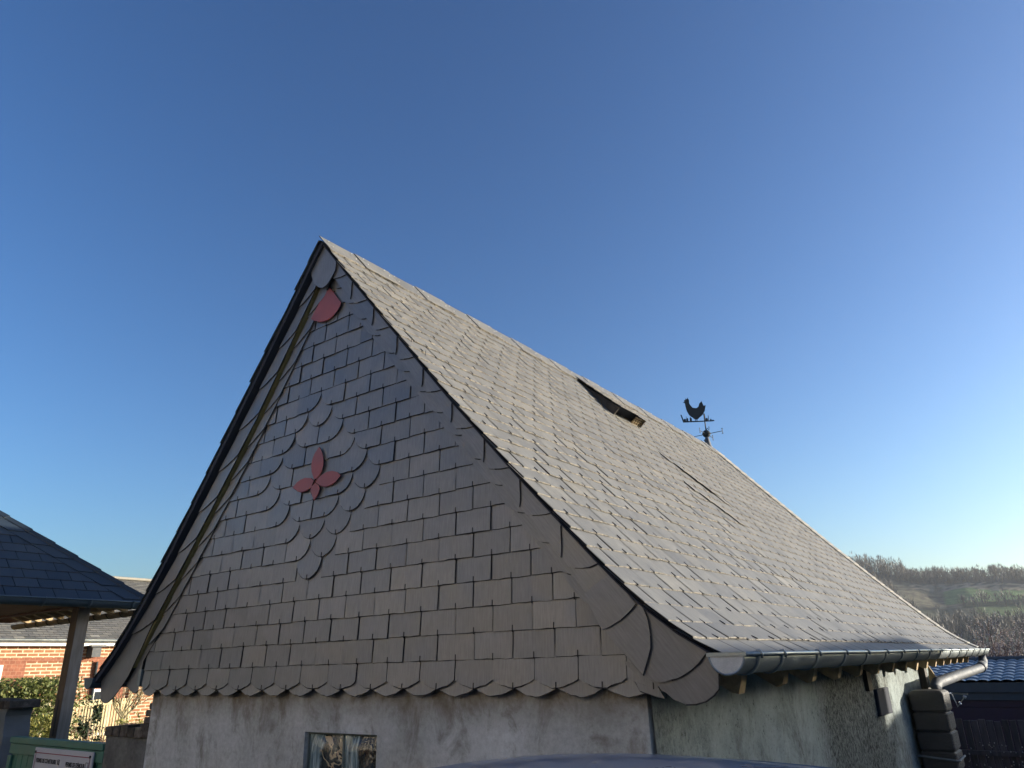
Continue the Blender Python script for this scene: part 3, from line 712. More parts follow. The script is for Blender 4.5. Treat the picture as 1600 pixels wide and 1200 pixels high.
while zz > .15:      # inner strip to the right of the ochre board
    wd = .085; q = 6; arc = []
    for t in range(q + 1):
        s_ = t / q; z_ = zz - .02 + .10 * s_ ** 1.3 * 1.0; arc.append((lin_x(z_) + .028 + wd * s_, z_))
    pl = arc + [(lin_x(zz + .3) + .028 + wd, zz + .3), (lin_x(zz + .3) + .028, zz + .3)]
    slate(mb, [(x, -z) for x, z in pl], FG, -zz, -zz - .3, .018, .012, .004, rnd.uniform(.3, .55)); zz -= .2
pl = [(-.135, .40), (-.06, .37), (-.222, .18), (-.221, .0), (-.25, -.018), (-.28, -.016), (-.33, .0), (-.40, .035), (-.30, .14)]
slate(mb, [(x, -z) for x, z in pl], FG, .02, -.4, .012, .012, .005, .45)
mb.build('inner_barge_slates', G_M, barn, fix=False)
mb = MB(); mb.box((-.245, -.03, .03), (-.215, -.012, .13), 0, .8); mb.build('metal_clip', M_ZINC, barn)
# slate cap under the apex
mb = MB(); cap = [(1.385, 2.755), (1.50, 2.635), (1.548, 2.573), (1.553, 2.545), (1.550, 2.50), (1.535, 2.475), (1.519, 2.455), (1.492, 2.425), (1.465, 2.410), (1.44, 2.406), (1.413, 2.414), (1.392, 2.428), (1.373, 2.441), (1.345, 2.47), (1.328, 2.50), (1.308, 2.548), (1.30, 2.65)]
slate(mb, [(x, -z) for x, z in cap], FG, -2.4, -2.76, .064, .006, .005, .5, 0, 0, 1)
mb.build('peak_slate', G_M, barn, fix=False)

# ---- walls
mb = MB(); x0, x1, yf, yb = -.13, 3.46, .03, .30; wx0, wx1, wz0, wz1 = 1.44, 1.985, -.62, -.207
zt = .30
mb.box((x0, yf, -1.6), (wx0, yb, zt)); mb.box((wx1, yf, -1.6), (x1, yb, zt)); mb.box((wx0, yf, wz1), (wx1, yb, zt)); mb.box((wx0, yf, -1.6), (wx1, yb, wz0))
gw = mb.build('gable_wall', M_PL, barn)
mb = MB(); mb.prism([(AX, .012, 2.62), (-.10, .012, .52), (-.1, .012, .02), (3.42, .012, .02), (3.42, .012, .33)], (0, .016, 0)); mb.build('gable_boarding', M_UNDER, barn)
# glass block window
mb = MB(); mb.box((wx0 - .0, yf + .025, wz1 - .010), (wx1, yf + .2, wz1 - .001)); mb.box((wx0 + .001, yf + .025, wz0), (wx0 + .008, yf + .2, wz1 - .012)); mb.box((wx1 - .008, yf + .025, wz0), (wx1 - .001, yf + .2, wz1 - .012))
xm = (wx0 + wx1) / 2; mb.box((xm - .006, yf + .03, wz0), (xm + .006, yf + .2, wz1 - .018))
win = mb.build('glass_block_window', paint('window_frame_mortar', (.12, .14, .13), .8), barn)
for xa, xb in ((wx0 + .009, xm - .007), (xm + .007, wx1 - .009)):
    mb = MB(); n = 14; vs = []
    for j in range(n + 1):
        for i in range(n + 1):
            u, v = i / n, j / n; ed = min(u, 1 - u, v, 1 - v); vs.append((xa + (xb - xa) * u, yf + .035 - .018 * min(1, ed * 7) + .004 * noise.noise(Vector((u * 5 + xa, v * 4, 0))), wz1 - .012 - .405 * v))
    mb.shell(vs, [(j * (n + 1) + i, j * (n + 1) + i + 1, (j + 1) * (n + 1) + i + 1, (j + 1) * (n + 1) + i) for j in range(n) for i in range(n)])
    mb.build('glass_block', M_BLOCK, win, smooth=True, fix=False)
# side wall (rough relief)
mb = MB(); ny, nz = 220, 60; vs = []
for j in range(nz + 1):
    for i in range(ny + 1):
        y = .045 + 6.4 * i / ny; z = -1.6 + 1.75 * j / nz
        d = .018 * noise.noise(Vector((y * 1.3, z * 1.5, 2))) + .012 * noise.noise(Vector((y * 5, z * 2.5, 7))) + .005 * noise.noise(Vector((y * 17, z * 8, 1)))
        vs.append((3.475 + d, y, z))
mb.shell(vs, [(j * (ny + 1) + i, j * (ny + 1) + i + 1, (j + 1) * (ny + 1) + i + 1, (j + 1) * (ny + 1) + i) for j in range(nz) for i in range(ny)])
mb.box((3.2, .31, -1.6), (3.43, 6.19, .30)); mb.prism([(-.13, 6.2, -1.6), (3.42, 6.2, -1.6), (3.42, 6.2, .25), (1.405, 6.2, 2.45), (-.13, 6.2, .40)], (0, .24, 0)); mb.box((-.13, .31, -1.6), (.1, 6.19, .25))
sidew = mb.build('side_wall', M_SIDE, barn, smooth=False, fix=False); tag(sidew, 'rough flaking side wall with mossy lime wash')
mb = MB(); mb.box((3.40, 3.74, -.345), (3.512, 4.16, -.155)); mb.build('beam_end', M_UNDER, barn, bevel=.008)
for q_ in (((3.30, 3.55, -.16), (3.50, 3.66, .10)), ((3.44, 5.9, -.6), (3.53, 6.02, .1))): mb = MB(); mb.box(*q_); mb.build('wall_post', M_WDARK, barn)
mb = MB(); mb.box((3.36, .06, .10), (3.52, 8.1, .17)); mb.build('wall_plate', M_WDARK, barn)
for y in (.397, .96, 1.441, 1.945, 2.476, 2.966, 3.459, 3.95, 4.45, 4.95, 5.45, 5.95, 6.45, 6.95, 7.45, 7.9):
    mb = MB(); t = rnd.uniform(.3, .8); pl = [(3.40, .345), (3.56, .235), (3.745, .125), (3.70, -.008 + rnd.uniform(-.01, .01)), (3.672, -.012), (3.40, .15)]
    mb.prism([(x, y - .032, z - .02) for x, z in pl], (0, .064, 0), 0, t); mb.build('rafter_tail', M_WNEW, barn)
mb = MB(); mb.prism([(3.415, 6.9, -.03), (3.49, 6.9, -.19), (3.33, 6.9, -.24)], (0, .03, 0), 0, .9); mb.build('prop_board', M_WNEW, barn)

# ---- gutters
def gutter(cx, cz, r, y0, y1, name, m, parent, sg=1, axis='y', caps=True, mcap=None):
    """half-round gutter with a rolled front bead on the sg side"""
    def P(a, rr, y): return (cx + sg * rr * math.cos(a), y, cz - rr * math.sin(a)) if axis == 'y' else (y, cx + sg * rr * math.cos(a), cz - rr * math.sin(a))
    mb = MB(); n = 16; out = [(math.pi * k / n) for k in range(n + 1)]
    ring = [(a, r) for a in out] + [(a, r - .003) for a in reversed(out)]
    ys = [y0 + (y1 - y0) * k / 12 for k in range(13)]; m_ = len(ring)
    sag = [(0.0035 * noise.noise(Vector((yy * .8, cx, 0)))) for yy in ys]
    vs = []
    for yy, sg_ in zip(ys, sag):
        for a, rr in ring: p = P(a, rr, yy); vs.append((p[0], p[1], p[2] + sg_))
    mb.shell(vs, [(i * m_ + k, i * m_ + (k + 1) % m_, (i + 1) * m_ + (k + 1) % m_, (i + 1) * m_ + k) for i in range(12) for k in range(m_)])
    bead = [(P(0, r + .004, yy)[0], P(0, r + .004, yy)[1], cz + .002 + s_) for yy, s_ in zip(ys, sag)]
    mb.tube(bead, .0085, 10)
    o = mb.build(name, m, parent, smooth=True)
    if caps:
        for yy in (y0 - .003, y1 + .003):
            mb = MB(); pts = [P(a, r - .001, yy - .0015) for a in out]; off = (0, .003, 0) if axis == 'y' else (.003, 0, 0)
            mb.prism(pts, off, 1); 
            for i in range(n):          # soldered rim
                mb.tube([P(out[i], r, yy), P(out[i + 1], r, yy)], .004, 6, 0)
            if axis == 'y': mb.box((min(cx - r, cx + r) - .008, yy - .006, cz - .003), (max(cx - r, cx + r) + .008, yy + .006, cz + .010), 0)
            mb.build('end_cap', [m, mcap or m], o)
    return o
def brackets(o, cx, cz, r, ys, sg, m, axis='y', w=.014):
    for y in ys:
        mb = MB(); n = 12; path = [(math.pi * (k / n) * .98 - .0) for k in range(n + 1)]
        vs = []
        for a in path:
            for rr in (r + .0015, r + .006):
                for dy in (-w, w):
                    x = cx + sg * rr * math.cos(a); z = cz - rr * math.sin(a); vs.append((x, y + dy, z) if axis == 'y' else (y + dy, x, z))
        fs = []
        for i in range(n):
            b0 = i * 4; b1 = b0 + 4
            fs += [(b0, b0 + 1, b1 + 1, b1), (b0 + 2, b1 + 2, b1 + 3, b0 + 3), (b0, b1, b1 + 2, b0 + 2), (b0 + 1, b0 + 3, b1 + 3, b1 + 1)]
        mb.shell(vs, fs); x = cx + sg * (r + .004)
        p = lambda dx, z: (x + sg * dx, y, z) if axis == 'y' else (y, x + sg * dx, z)
        mb.tube([p(.010, cz - .012), p(.013, cz + .002), p(.006, cz + .013), p(-.006, cz + .013), p(-.013, cz + .004)], .005, 6)
        mb.build('gutter_bracket', m, o, smooth=True)
gut = gutter(3.848, .108, .063, -.1, 8.30, 'gutter', M_ZINC, barn, 1, mcap=M_SOLDER); tag(gut, 'long half-round zinc gutter under the sunlit slope')
brackets(gut, 3.848, .108, .063, (.04, .31, .80, 1.28, 1.75, 2.24, 2.75, 3.30, 3.84, 4.37, 4.94, 5.55, 6.1, 6.65, 7.2, 7.75), 1, M_ZINC)
gl = gutter(-.765, .075, .058, -.1, 8.30, 'gutter', M_GREYG, barn, -1)
brackets(gl, -.765, .075, .058, (.3, 1.0, 1.7, 2.4), -1, M_GREYG)
# downpipe back to the tank
mb = MB(); mb.tube([(3.85, 8.0, .06), (3.85, 8.0, -.01), (3.845, 7.93, -.06), (3.83, 7.75, -.09), (3.76, 6.3, -.13), (3.70, 5.32, -.165), (3.69, 5.26, -.2), (3.69, 5.25, -.27)], .048, 14)
mb.tube([(3.84, 7.90, -.066), (3.83, 7.72, -.092)], .054, 14); mb.build('downpipe', M_PIPE, barn, smooth=True)

# ------------------------------------------------------------ weather vane on the ridge end
vx, vy = 1.405, 6.49
vane = empty('weather_vane', (vx, vy, AZ - .03), 'small dark iron weather vane on the far end of the ridge', 'weather vane')
mb = MB(); mb.lathe((vx, vy, AZ - .08), [(.062, 0), (.055, .06), (.03, .18), (.016, .25), (.0, .25)], 14); mb.build('base_cone', M_PIPE, vane, smooth=True)
mb = MB(); mb.tube([(vx, vy, AZ + .1), (vx, vy, 3.24)], .0085, 8); mb.build('mast', M_IRON, vane)
mb = MB(); mb.lathe((vx, vy, 2.95), [(0, -.054)] + [(.054 * math.cos(R(a)), .054 * math.sin(R(a))) for a in range(-75, 90, 15)] + [(0, .054)], 18)
mb.lathe((vx, vy, 2.95), [(.056, -.006), (.06, 0), (.056, .006)], 18); mb.build('ball', M_IRON, vane, smooth=True)
mb = MB()
for d in ((1, 0), (-1, 0), (0, 1), (0, -1)):
    D = Vector((*d, 0)); mb.tube([Vector((vx, vy, 2.945)), Vector((vx, vy, 2.945)) + D * .22], .0045, 6)
    e = Vector((vx, vy, 2.945)) + D * .225; Q = Vector((-D.y, D.x, 0))
    mb.tube([e + Vector((0, 0, -.034)), e + Vector((0, 0, .034))], .0045, 5)
    for z in (-.034, .034): mb.tube([e + Vector((0, 0, z)) - D * .012, e + Vector((0, 0, z)) + D * .012], .004, 5)
mb.build('compass_arms', M_IRON, vane)
mb = MB(); mb.tube([(vx - .02, vy, 2.885), (vx - .035, vy - .02, 2.86), (vx - .02, vy - .03, 2.84), (vx, vy - .01, 2.845)], .006, 6); mb.build('scroll', M_IRON, vane)
mb = MB(); mb.tube([(vx, vy, 3.0), (vx + .02, vy + .01, 3.03), (vx + .035, vy + .02, 3.0), (vx + .04, vy + .02, 3.05)], .006, 6); mb.build('scroll', M_IRON, vane)
va = R(37); vdx = Vector((math.cos(va), math.sin(va), 0)); vnn = Vector((-math.sin(va), math.cos(va), 0))
def vplate(mb, pts, o=(0, 0)): mb.prism([Vector((vx, vy, 3.13)) + vdx * (x + o[0]) + Vector((0, 0, z + o[1])) - vnn * .002 for x, z in pts], vnn * .004)
mb = MB(); vplate(mb, [(-.30, -.012), (.10, -.004), (.137, .002), (.115, .022), (.10, .010), (-.285, .006), (-.31, .10), (-.325, .10)])
for (x, h, w) in ((-.272, .045, .03), (-.235, .055, .02), (-.25, .085, .006), (-.19, .06, .028), (-.195, .082, .005), (.0, .075, .012), (.03, .05, .03), (.055, .095, .008), (.085, .035, .02), (.01, .12, .006)):
    vplate(mb, [(x - w / 2, .004), (x + w / 2, .004), (x + w / 2, h * .75), (x, h), (x - w / 2, h * .75)])
mb.build('arrow_plate', M_IRON, vane)
mb = MB()      # a plain cockerel
ck = [(-.135, .03), (-.10, .03), (-.075, .05), (-.04, .075), (-.01, .115), (.01, .18), (-.015, .175), (-.03, .225), (-.06, .20), (-.075, .165), (-.10, .150), (-.14, .155), (-.165, .185), (-.175, .205), (-.172, .235), (-.185, .268), (-.197, .245), (-.208, .262), (-.215, .240), (-.232, .238), (-.225, .222), (-.245, .213), (-.222, .205), (-.222, .18), (-.212, .12), (-.190, .075), (-.155, .05)]
vplate(mb, [(-.125 + (x + .125) * 1.22, .03 + (z - .03) * 1.35) for x, z in ck]); vplate(mb, [(-.13, .004), (-.122, .004), (-.115, .04), (-.125, .04)]); vplate(mb, [(-.11, .004), (-.102, .004), (-.10, .04), (-.11, .04)])
mb.build('cockerel', M_IRON, vane)

# ------------------------------------------------------------ water tank, strap, bracket
tank = empty('water_tank', (3.63, 5.2, -1.55), 'tall slim dark ribbed rainwater tank against the side wall under the downpipe', 'water tank')
mb = MB(); tx0, tx1, ty0, ty1 = 3.497, 3.775, 5.0, 5.36; zt = -.235; k = 0
def rrect(x0, x1, y0, y1, r, z, n=4):
    out = []
    for cx, cy, a0 in ((x1 - r, y1 - r, 0), (x0 + r, y1 - r, 90), (x0 + r, y0 + r, 180), (x1 - r, y0 + r, 270)):
        for i in range(n + 1): a = R(a0 + 90 * i / n); out.append((cx + r * math.cos(a), cy + r * math.sin(a), z))
    return out
lev = [(zt + .02, .06), (zt + .014, .022), (zt, .006), (zt - .012, 0)]; z = zt - .02
while z > -1.5:
    lev += [(z, 0), (z - .118, 0), (z - .13, .006), (z - .137, .016), (z - .143, .016), (z - .15, .006)]; z -= .153
rings = [rrect(tx0 + i, tx1 - i, ty0 + i, ty1 - i, .022, zz) for zz, i in lev]; m_ = len(rings[0])
vs = [p for r_ in rings for p in r_]; b0 = len(mb.f)
mb.shell(vs, [(i * m_ + k, i * m_ + (k + 1) % m_, (i + 1) * m_ + (k + 1) % m_, (i + 1) * m_ + k) for i in range(len(rings) - 1) for k in range(m_)] + [tuple(range(m_))])
for fi in range(b0, len(mb.f)):
    c = sum((Vector(mb.v[i]) for i in mb.f[fi]), Vector()) / len(mb.f[fi])
    if c.x > tx1 - .012 and abs(c.z - zt) > .02: mb.m[fi] = 1
mb.build('tank_body', [M_PLAST, M_PLASTR], tank, smooth=False)
mb = MB(); mb.tube([(tx0 - .02, 4.985, -.735), (tx0 + .02, 4.985, -.738), (tx1 - .01, 4.985, -.762), (tx1 + .012, 5.01, -.765), (tx1 + .012, 5.36, -.76)], .009, 6); mb.build('strap', paint('grey_strap', (.17, .19, .2), .7), tank)
br = empty('pipe_bracket', (3.6, 6.5, -.35), 'small galvanised pipe bracket with a hose tap beside the ribbed tank', 'bracket')
mb = MB(); mb.tube([(3.50, 6.3, -.305), (3.64, 6.5, -.306), (3.787, 6.5, -.314)], .008, 6); mb.tube([(3.64, 6.5, -.306), (3.671, 6.5, -.432), (3.754, 6.5, -.336)], .006, 6); mb.build('arm', M_RIM, br)
for a_, b_, r_ in (((3.74, 6.5, -.33), (3.765, 6.5, -.345), .014), ((3.69, 6.5, -.385), (3.705, 6.5, -.41), .010)): mb = MB(); mb.tube([a_, b_], r_, 8); mb.build('tap', M_RIM, br)

# ------------------------------------------------------------ low ruined wall, left wall, gate and permit board
rw = empty('brick_wall', (-.4, .2, -1.55), 'low ruined wall stub with dark brick coping beside the barn corner', 'wall')
mb = MB(); mb.box((-.70, .05, -1.6), (-.135, .33, -.285)); mb.build('wall_body', M_DKPL, rw)
mb = MB(); x = -.705
while x < -.15:
    w = rnd.uniform(.085, .12); hh = rnd.uniform(-.008, .008); mb.box((x, .035 + rnd.uniform(-.006, .006), -.29), (x + w - .012, .34, -.225 + hh), 0, rnd.random()); x += w
mb.build('coping_bricks', M_OLDBR, rw, bevel=.006)
mb = MB()
for j in range(8):      # exposed, broken brick corner of the barn
    z = -.285 + .042 * j
    if z > -.01: break
    xo = -.30 + .036 * j + rnd.uniform(-.022, .018)
    mb.box((xo, .036 + rnd.uniform(-.008, .004), z), (xo + .10, .3, z + .038), 0, rnd.random()); mb.box((xo + .108, .036 + rnd.uniform(-.006, .004), z), (min(xo + .26, .06), .3, z + .038), 0, rnd.random())
mb.build('exposed_bricks', M_OLDBR, barn, bevel=.005)
lw = empty('garden_wall', (-2.6, .2, -1.55), 'blue-grey rendered garden wall with dark stone coping left of the green gate', 'wall')
mb = MB(); mb.prism([(-4.2, .1, -1.6), (-2.56, .1, -1.6), (-2.53, .1, -.36), (-2.57, .1, -.20), (-2.55, .1, -.145), (-4.2, .1, -.145)], (0, .2, 0)); mb.build('wall_body', M_STUC, lw)
mb = MB(); x = -4.2
while x < -2.7:
    w = min(rnd.uniform(.22, .34), -2.47 - x); mb.box((x, .075, -.142), (x + w - .01, .32, -.075 + rnd.uniform(-.006, .006)), 0, rnd.random()); x += w
(mb.box((x, .075, -.142), (-2.47, .32, -.077), 0, .5) if x < -2.52 else None); mb.build('coping_stones', M_OLDBR, lw, bevel=.008)
gate = empty('gate', (-1.4, .06, -1.55), 'low green painted boarded gate between the two grey walls', 'gate')
mb = MB(); x = -2.19
while x < -.70: mb.box((x, .062, -1.5), (x + .094, .085, -.375), 0, rnd.random()); x += .1
mb.build('boards', M_GREEN, gate, bevel=.004)
mb = MB(); mb.box((-2.21, .035, -.382), (-.70, .10, -.338)); mb.box((-2.21, .045, -.46), (-.70, .061, -.386)); mb.box((-2.21, .04, -1.5), (-2.15, .0615, -.47)); mb.build('frame', M_GREEN, gate, bevel=.004)
sign = empty('permit_board', (-1.27, .03, -1.2), 'white French planning permit board with red line fixed on the green gate', 'sign')
sx0, sx1, sz1, sy = -1.71, -.80, -.395, .028
mb = MB(); mb.box((sx0, sy, -1.15), (sx1, sy + .012, sz1)); sb = mb.build('panel', M_SIGN, sign, bevel=.003)
mb = MB()
def rect_line(mb, x0, z0, x1, z1, w, y): 
    mb.box((x0, y, z0 - w / 2), (x1, y + .001, z0 + w / 2)); mb.box((x0, y, z1 - w / 2), (x1, y + .001, z1 + w / 2)); mb.box((x0 - w / 2, y, z1 + w / 2), (x0 + w / 2, y + .001, z0 - w / 2)); mb.box((x1 - w / 2, y, z1 + w / 2), (x1 + w / 2, y + .001, z0 - w / 2))
rect_line(mb, sx0 + .03, sz1 - .035, sx1 - .035, -1.12, .006, sy - .002); mb.build('red_border', M_SRED, sign)
mb = MB(); rect_line(mb, sx0 + .40, sz1 - .068, sx0 + .43, sz1 - .1, .003, sy - .002); rect_line(mb, sx1 - .085, sz1 - .068, sx1 - .05, sz1 - .112, .003, sy - .002)
rect_line(mb, sx0 + .24, sz1 - .135, sx1 - .07, sz1 - .185, .003, sy - .002); rect_line(mb, sx0 + .24, sz1 - .205, sx1 - .07, sz1 - .255, .003, sy - .002)
mb.prism([(sx0 + .20, sy - .002, sz1 - .16), (sx0 + .222, sy - .002, sz1 - .135), (sx0 + .222, sy - .002, sz1 - .185)], (0, .001, 0))
for s_ in (1, -1): mb.prism([(sx0 + .402, sy - .003, sz1 - .084 + s_ * .014), (sx0 + .405, sy - .003, sz1 - .084 + s_ * .016), (sx0 + .428, sy - .003, sz1 - .084 - s_ * .014), (sx0 + .425, sy - .003, sz1 - .084 - s_ * .016)], (0, .0008, 0))
for sx in (sx0 + .02, sx1 - .035): mb.tube([(sx, sy - .006, sz1 - .03), (sx, sy + .001, sz1 - .03)], .009, 10)
mb.build('form_boxes', M_INK, sign)
def text(s_, x, z, size, m, wid=None, name='lettering'):
    cu = bpy.data.curves.new('txt', 'FONT'); cu.body = s_; cu.size = size; cu.extrude = .0004; cu.offset = .0009; o = bpy.data.objects.new('txt', cu); COL.objects.link(o)
    dg = bpy.context.evaluated_depsgraph_get(); dg.update(); me = bpy.data.meshes.new_from_object(o.evaluated_get(dg)); bpy.data.objects.remove(o)
    me.name = name; me.materials.clear(); me.materials.append(m); o = bpy.data.objects.new(name, me); COL.objects.link(o); o.parent = sign
    xs = [v.co.x for v in me.vertices]; k = (wid / (max(xs) - min(xs))) if wid else 1
    o.location = Vector((x, sy - .0022, z)) - sign.location; o.rotation_euler = (R(90), 0, 0); o.scale = (k, 1, 1)
text('PERMIS DE CONSTRUIRE', sx0 + .05, sz1 - .098, .040, M_INK, .33)
text('PERMIS DE DÉMOLIR', sx0 + .53, sz1 - .104, .040, M_INK, .285)
text('N° PERMIS', sx0 + .05, sz1 - .17, .034, M_INK, .13)
text('76 658 24 D 0007', sx0 + .26, sz1 - .178, .050, M_GINK, .42)
text('EN DATE DU', sx0 + .05, sz1 - .24, .034, M_GINK, .15)
text('30.04.2024', sx0 + .26, sz1 - .248, .050, M_GINK, .38)

# ------------------------------------------------------------ carport at the left
cp = empty('carport', (-5.0, -1.0, -1.55), 'open timber carport with dark blue-grey slate hip roof and grey gutter at the left', 'carport')
CX, CY, CZ, CA = -3.30, 1.498, .8406, .80; CD = 1.72; CY0 = -3.6      # eave x, far eave y, eave z, pitch
cl = math.hypot(1, CA); CW, CE = .2242, .1604
def FC(u, v, h): t = v / cl; n = Vector((CA / cl, 0, 1 / cl)); return Vector((CX - CD + t, u, CZ + CD * CA - t * CA)) + n * h     # +x slope, v from ridge down
CM = [M_CP, M_CHIP, M_DKEDGE, M_HOOK]
LEN = CD * cl; mb = MB(); vb = LEN + .03; k = 0
while vb > .1:
    vt = max(0, vb - .36); u = CY0 - .3 + (k % 2) * CW / 2 + .02
    while u < CY:
        pl = [(u + .002, vt), (u + CW - .002, vt)] + list(reversed(ragged(u + .002, u + CW - .002, vb, 4, .0008)))
        pl = clip(clip(pl, 1, -1 / cl, CY - CD), -1, -1 / cl, -(CY0 + CD))
        slate(mb, pl, FC, vb, vt, 0, .013, .005, min(1, max(0, rnd.gauss(.5, .22))), rnd.uniform(-.006, .006), u)
        if CY0 + CD - (vb - CE) / cl + .05 < u < CY - CD + (vb - CE) / cl - .05: hook(mb, FC, u, vb - CE, .014)
        u += CW
    vb -= CE; k += 1
cr = mb.build('roof_slope', CM, cp, fix=False)
tpk = (CX - CD, CZ + CD * CA)
mb = MB()
e4 = [(CX, CY0), (CX, CY), (CX - 2 * CD, CY), (CX - 2 * CD, CY0)]; r0, r1 = (CX - CD, CY0 + CD), (CX - CD, CY - CD)
for h0, mi in ((-.006, 0), (-.05, 1)):
    z = CZ + h0; zr = tpk[1] + h0
    mb.poly([(*e4[0], z), (*e4[1], z), (*r1, zr), (*r0, zr)], mi); mb.poly([(*e4[1], z), (*e4[2], z), (*r1, zr)], mi); mb.poly([(*e4[2], z), (*e4[3], z), (*r0, zr), (*r1, zr)], mi); mb.poly([(*e4[3], z), (*e4[0], z), (*r0, zr)], mi)
mb.build('roof_boarding', [M_CP, M_WRED], cp, fix=False)
# hip strip of plain dark slates with a raised stepped edge
mb = MB(); t = 0; hd = Vector((-1, -1, CA)).normalized(); hl = CD * math.sqrt(2 + CA * CA); step = .30
inw = Vector((0, -1, 0)); 
while t < hl:
    t2 = min(t + step + .04, hl); a = Vector((CX, CY, CZ)) + hd * t; b2 = Vector((CX, CY, CZ)) + hd * t2; n = Vector((CA / cl, 0, 1 / cl))
    q = [a + n * .026 + Vector((0, .01, 0)), b2 + n * .016 + Vector((0, .01, 0)), b2 + inw * .20 + n * .016, a + inw * .20 + n * .026]
    mb.prism(q, -n * .006, 0, rnd.uniform(.3, .7)); mb.prism([a + n * .03 + Vector((0, -.01, .0)), b2 + n * .022 + Vector((0, -.01, 0)), b2 + n * .03 + Vector((0, .035, .014)), a + n * .042 + Vector((0, .035, .014))], (0, 0, .008), 0, .2)
    t += step
mb.build('hip_strip', [M_CP], cp)
cg = gutter(CX + .070, CZ - .022, .068, CY0, CY - .02, 'gutter', M_GREYG, cp, 1)
brackets(cg, CX + .070, CZ - .022, .068, [CY - .165 - .434 * i for i in range(9)], 1, M_GREYG, w=.014)
# far gutter: old brown gutter on its brackets
cg2 = gutter(CY + .075, CZ - .075, .058, CX - 2 * CD, CX - .02, 'gutter', M_OLDG, cp, 1, axis='x', caps=False)
brackets(cg2, CY + .075, CZ - .075, .058, [CX - .19 - .31 * i for i in range(10)], 1, M_WDARK, axis='x', w=.01)
for i in range(9):
    mb = MB(); x = CX - .35 - .31 * i; mb.prism([(x, CY - .35, CZ + .12), (x, CY + .0, CZ - .03), (x, CY + .0, CZ - .10), (x, CY - .35, CZ + .03)], (.07, 0, 0), 0, .9); mb.build('rafter_tail', M_WNEW, cp)
def post(x, y, s_=.15): 
    mb = MB(); mb.box((x - s_ * 1.2, y - s_, gz(x, y)), (x, y, CZ - .06)); o = mb.build('post', M_WPOST, cp, bevel=.006); return o
po = post(-3.4435, 1.0348, .118)
mb = MB(); mb.box((-3.5845, .9135, -1.5), (-3.444, .9166, CZ - .062)); mb.build('brown_facing_board', wood_mat('brown_facing', (.13, .085, .05), (.22, .15, .09)), po)
mb = MB(); mb.box((-3.524, .9095, -.446), (-3.498, .9133, -.117)); mb.build('strike_plate', M_WDARK, po, bevel=.01)
post(-3.4435, -3.3); post(-6.29, 1.08); post(-6.29, -3.3)
for (a, b_) in (((-3.56, -3.4, CZ - .075), (-3.455, .90, CZ - .046)), ((-6.38, .935, CZ - .065), (-3.60, 1.03, CZ - .046)), ((-6.40, -3.4, CZ - .065), (-6.30, .92, CZ - .046))):
    mb = MB(); mb.box(a, b_); mb.build('beam', M_WRED, cp)
mb = MB(); mb.box((-6.28, -3.3, CZ - .044), (-3.43, .93, CZ - .035)); mb.build('ceiling_boards', M_WRED, cp)

# ------------------------------------------------------------ brick house behind the carport
bh = empty('brick_house', (-16, 8, -1.55), 'orange brick house with a grey slate roof behind the carport', 'house')
HX, HY0, HY1 = -14.0, -4.0, 16.0
mb = MB(); mb.box((-20, HY0, -1.6), (HX, HY1, .80)); mb.build('brick_wall', M_BRICK, bh)
mb = MB(); mb.box((HX + .002, HY0, .42), (HX + .02, HY1, .50)); mb.box((HX + .002, 3.6, -1.5), (HX + .02, 4.62, .42)); mb.box((HX + .002, 6.05, -1.5), (HX + .02, 6.9, .42)); mb.build('red_brick_band', M_REDBR, bh)
mb = MB(); pitch = (2.66 - .86) / 3.3
def FH(u, v, h): l = math.hypot(1, pitch); n = Vector((pitch / l, 0, 1 / l)); return Vector((-17.1 + v / l, u, 2.69 - v / l * pitch)) + n * h
M_HROOF = slate_mat('weathered_house_slate', (.11, .11, .10), (.16, .155, .14), (.21, .2, .17), .75, 0, .4)
LL = 3.32 * math.hypot(1, pitch); vb = LL; k = 0
while vb > .1:
    u = 2 + (k % 2) * .11
    while u < 12: slate(mb, [(u + .003, max(0, vb - .22)), (u + .217, max(0, vb - .22)), (u + .217, vb), (u + .003, vb)], FH, vb, vb - .22, 0, .016, .006, min(1, max(0, rnd.gauss(.5, .2)))); u += .22
    vb -= .11; k += 1
hr = mb.build('roof_slates', [M_HROOF, M_DKEDGE, M_DKEDGE], bh, fix=False)
mb = MB(); mb.prism([(-13.72, HY0, .84), (-17.1, HY0, 2.68), (-20.4, HY0, .84)], (0, HY1 - HY0, 0)); mb.build('roof_body', M_HROOF, bh)
mb = MB(); mb.box((-17.25, HY0, 2.66), (-16.95, HY1, 2.74)); mb.build('ridge_tiles', M_LEAD, bh, bevel=.03)
hg = gutter(-13.72, .875, .055, HY0, HY1, 'gutter', M_ZINC, bh, 1)
mb = MB(); mb.box((-13.80, HY0, .745), (-13.775, HY1, .815)); mb.build('fascia', M_WHITE, bh)
mb = MB(); mb.box((-14, HY0, .79), (-13.80, HY1, .81)); mb.build('soffit', M_WHITE, bh)
for (y0_, y1_, z0_, z1_) in ((3.2, 4.17, -1.0, .36), (6.13, 6.62, -1.2, -.20)):
    mb = MB(); mb.box((HX + .021, y0_, z0_), (HX + .045, y1_, z1_)); f = mb.build('window', M_WHITE, bh)
    mb = MB(); mb.box((HX + .046, y0_ + .06, z0_ + .06), (HX + .05, y1_ - .06, z1_ - .06)); mb.build('pane', M_GLASSD, f)
mb = MB(); mb.tube([(HX + .06, 6.12, .40), (HX + .06, 6.16, -1.5)], .03, 8); mb.build('dark_pipe', M_IRON, bh)  # dark bar standing in for a downpipe's shadow on the brick
mb = MB(); mb.tube([(HX + .07, 7.04, .7), (HX + .07, 7.04, -1.5)], .035, 8); mb.build('drain_pipe', M_WYEL, bh)
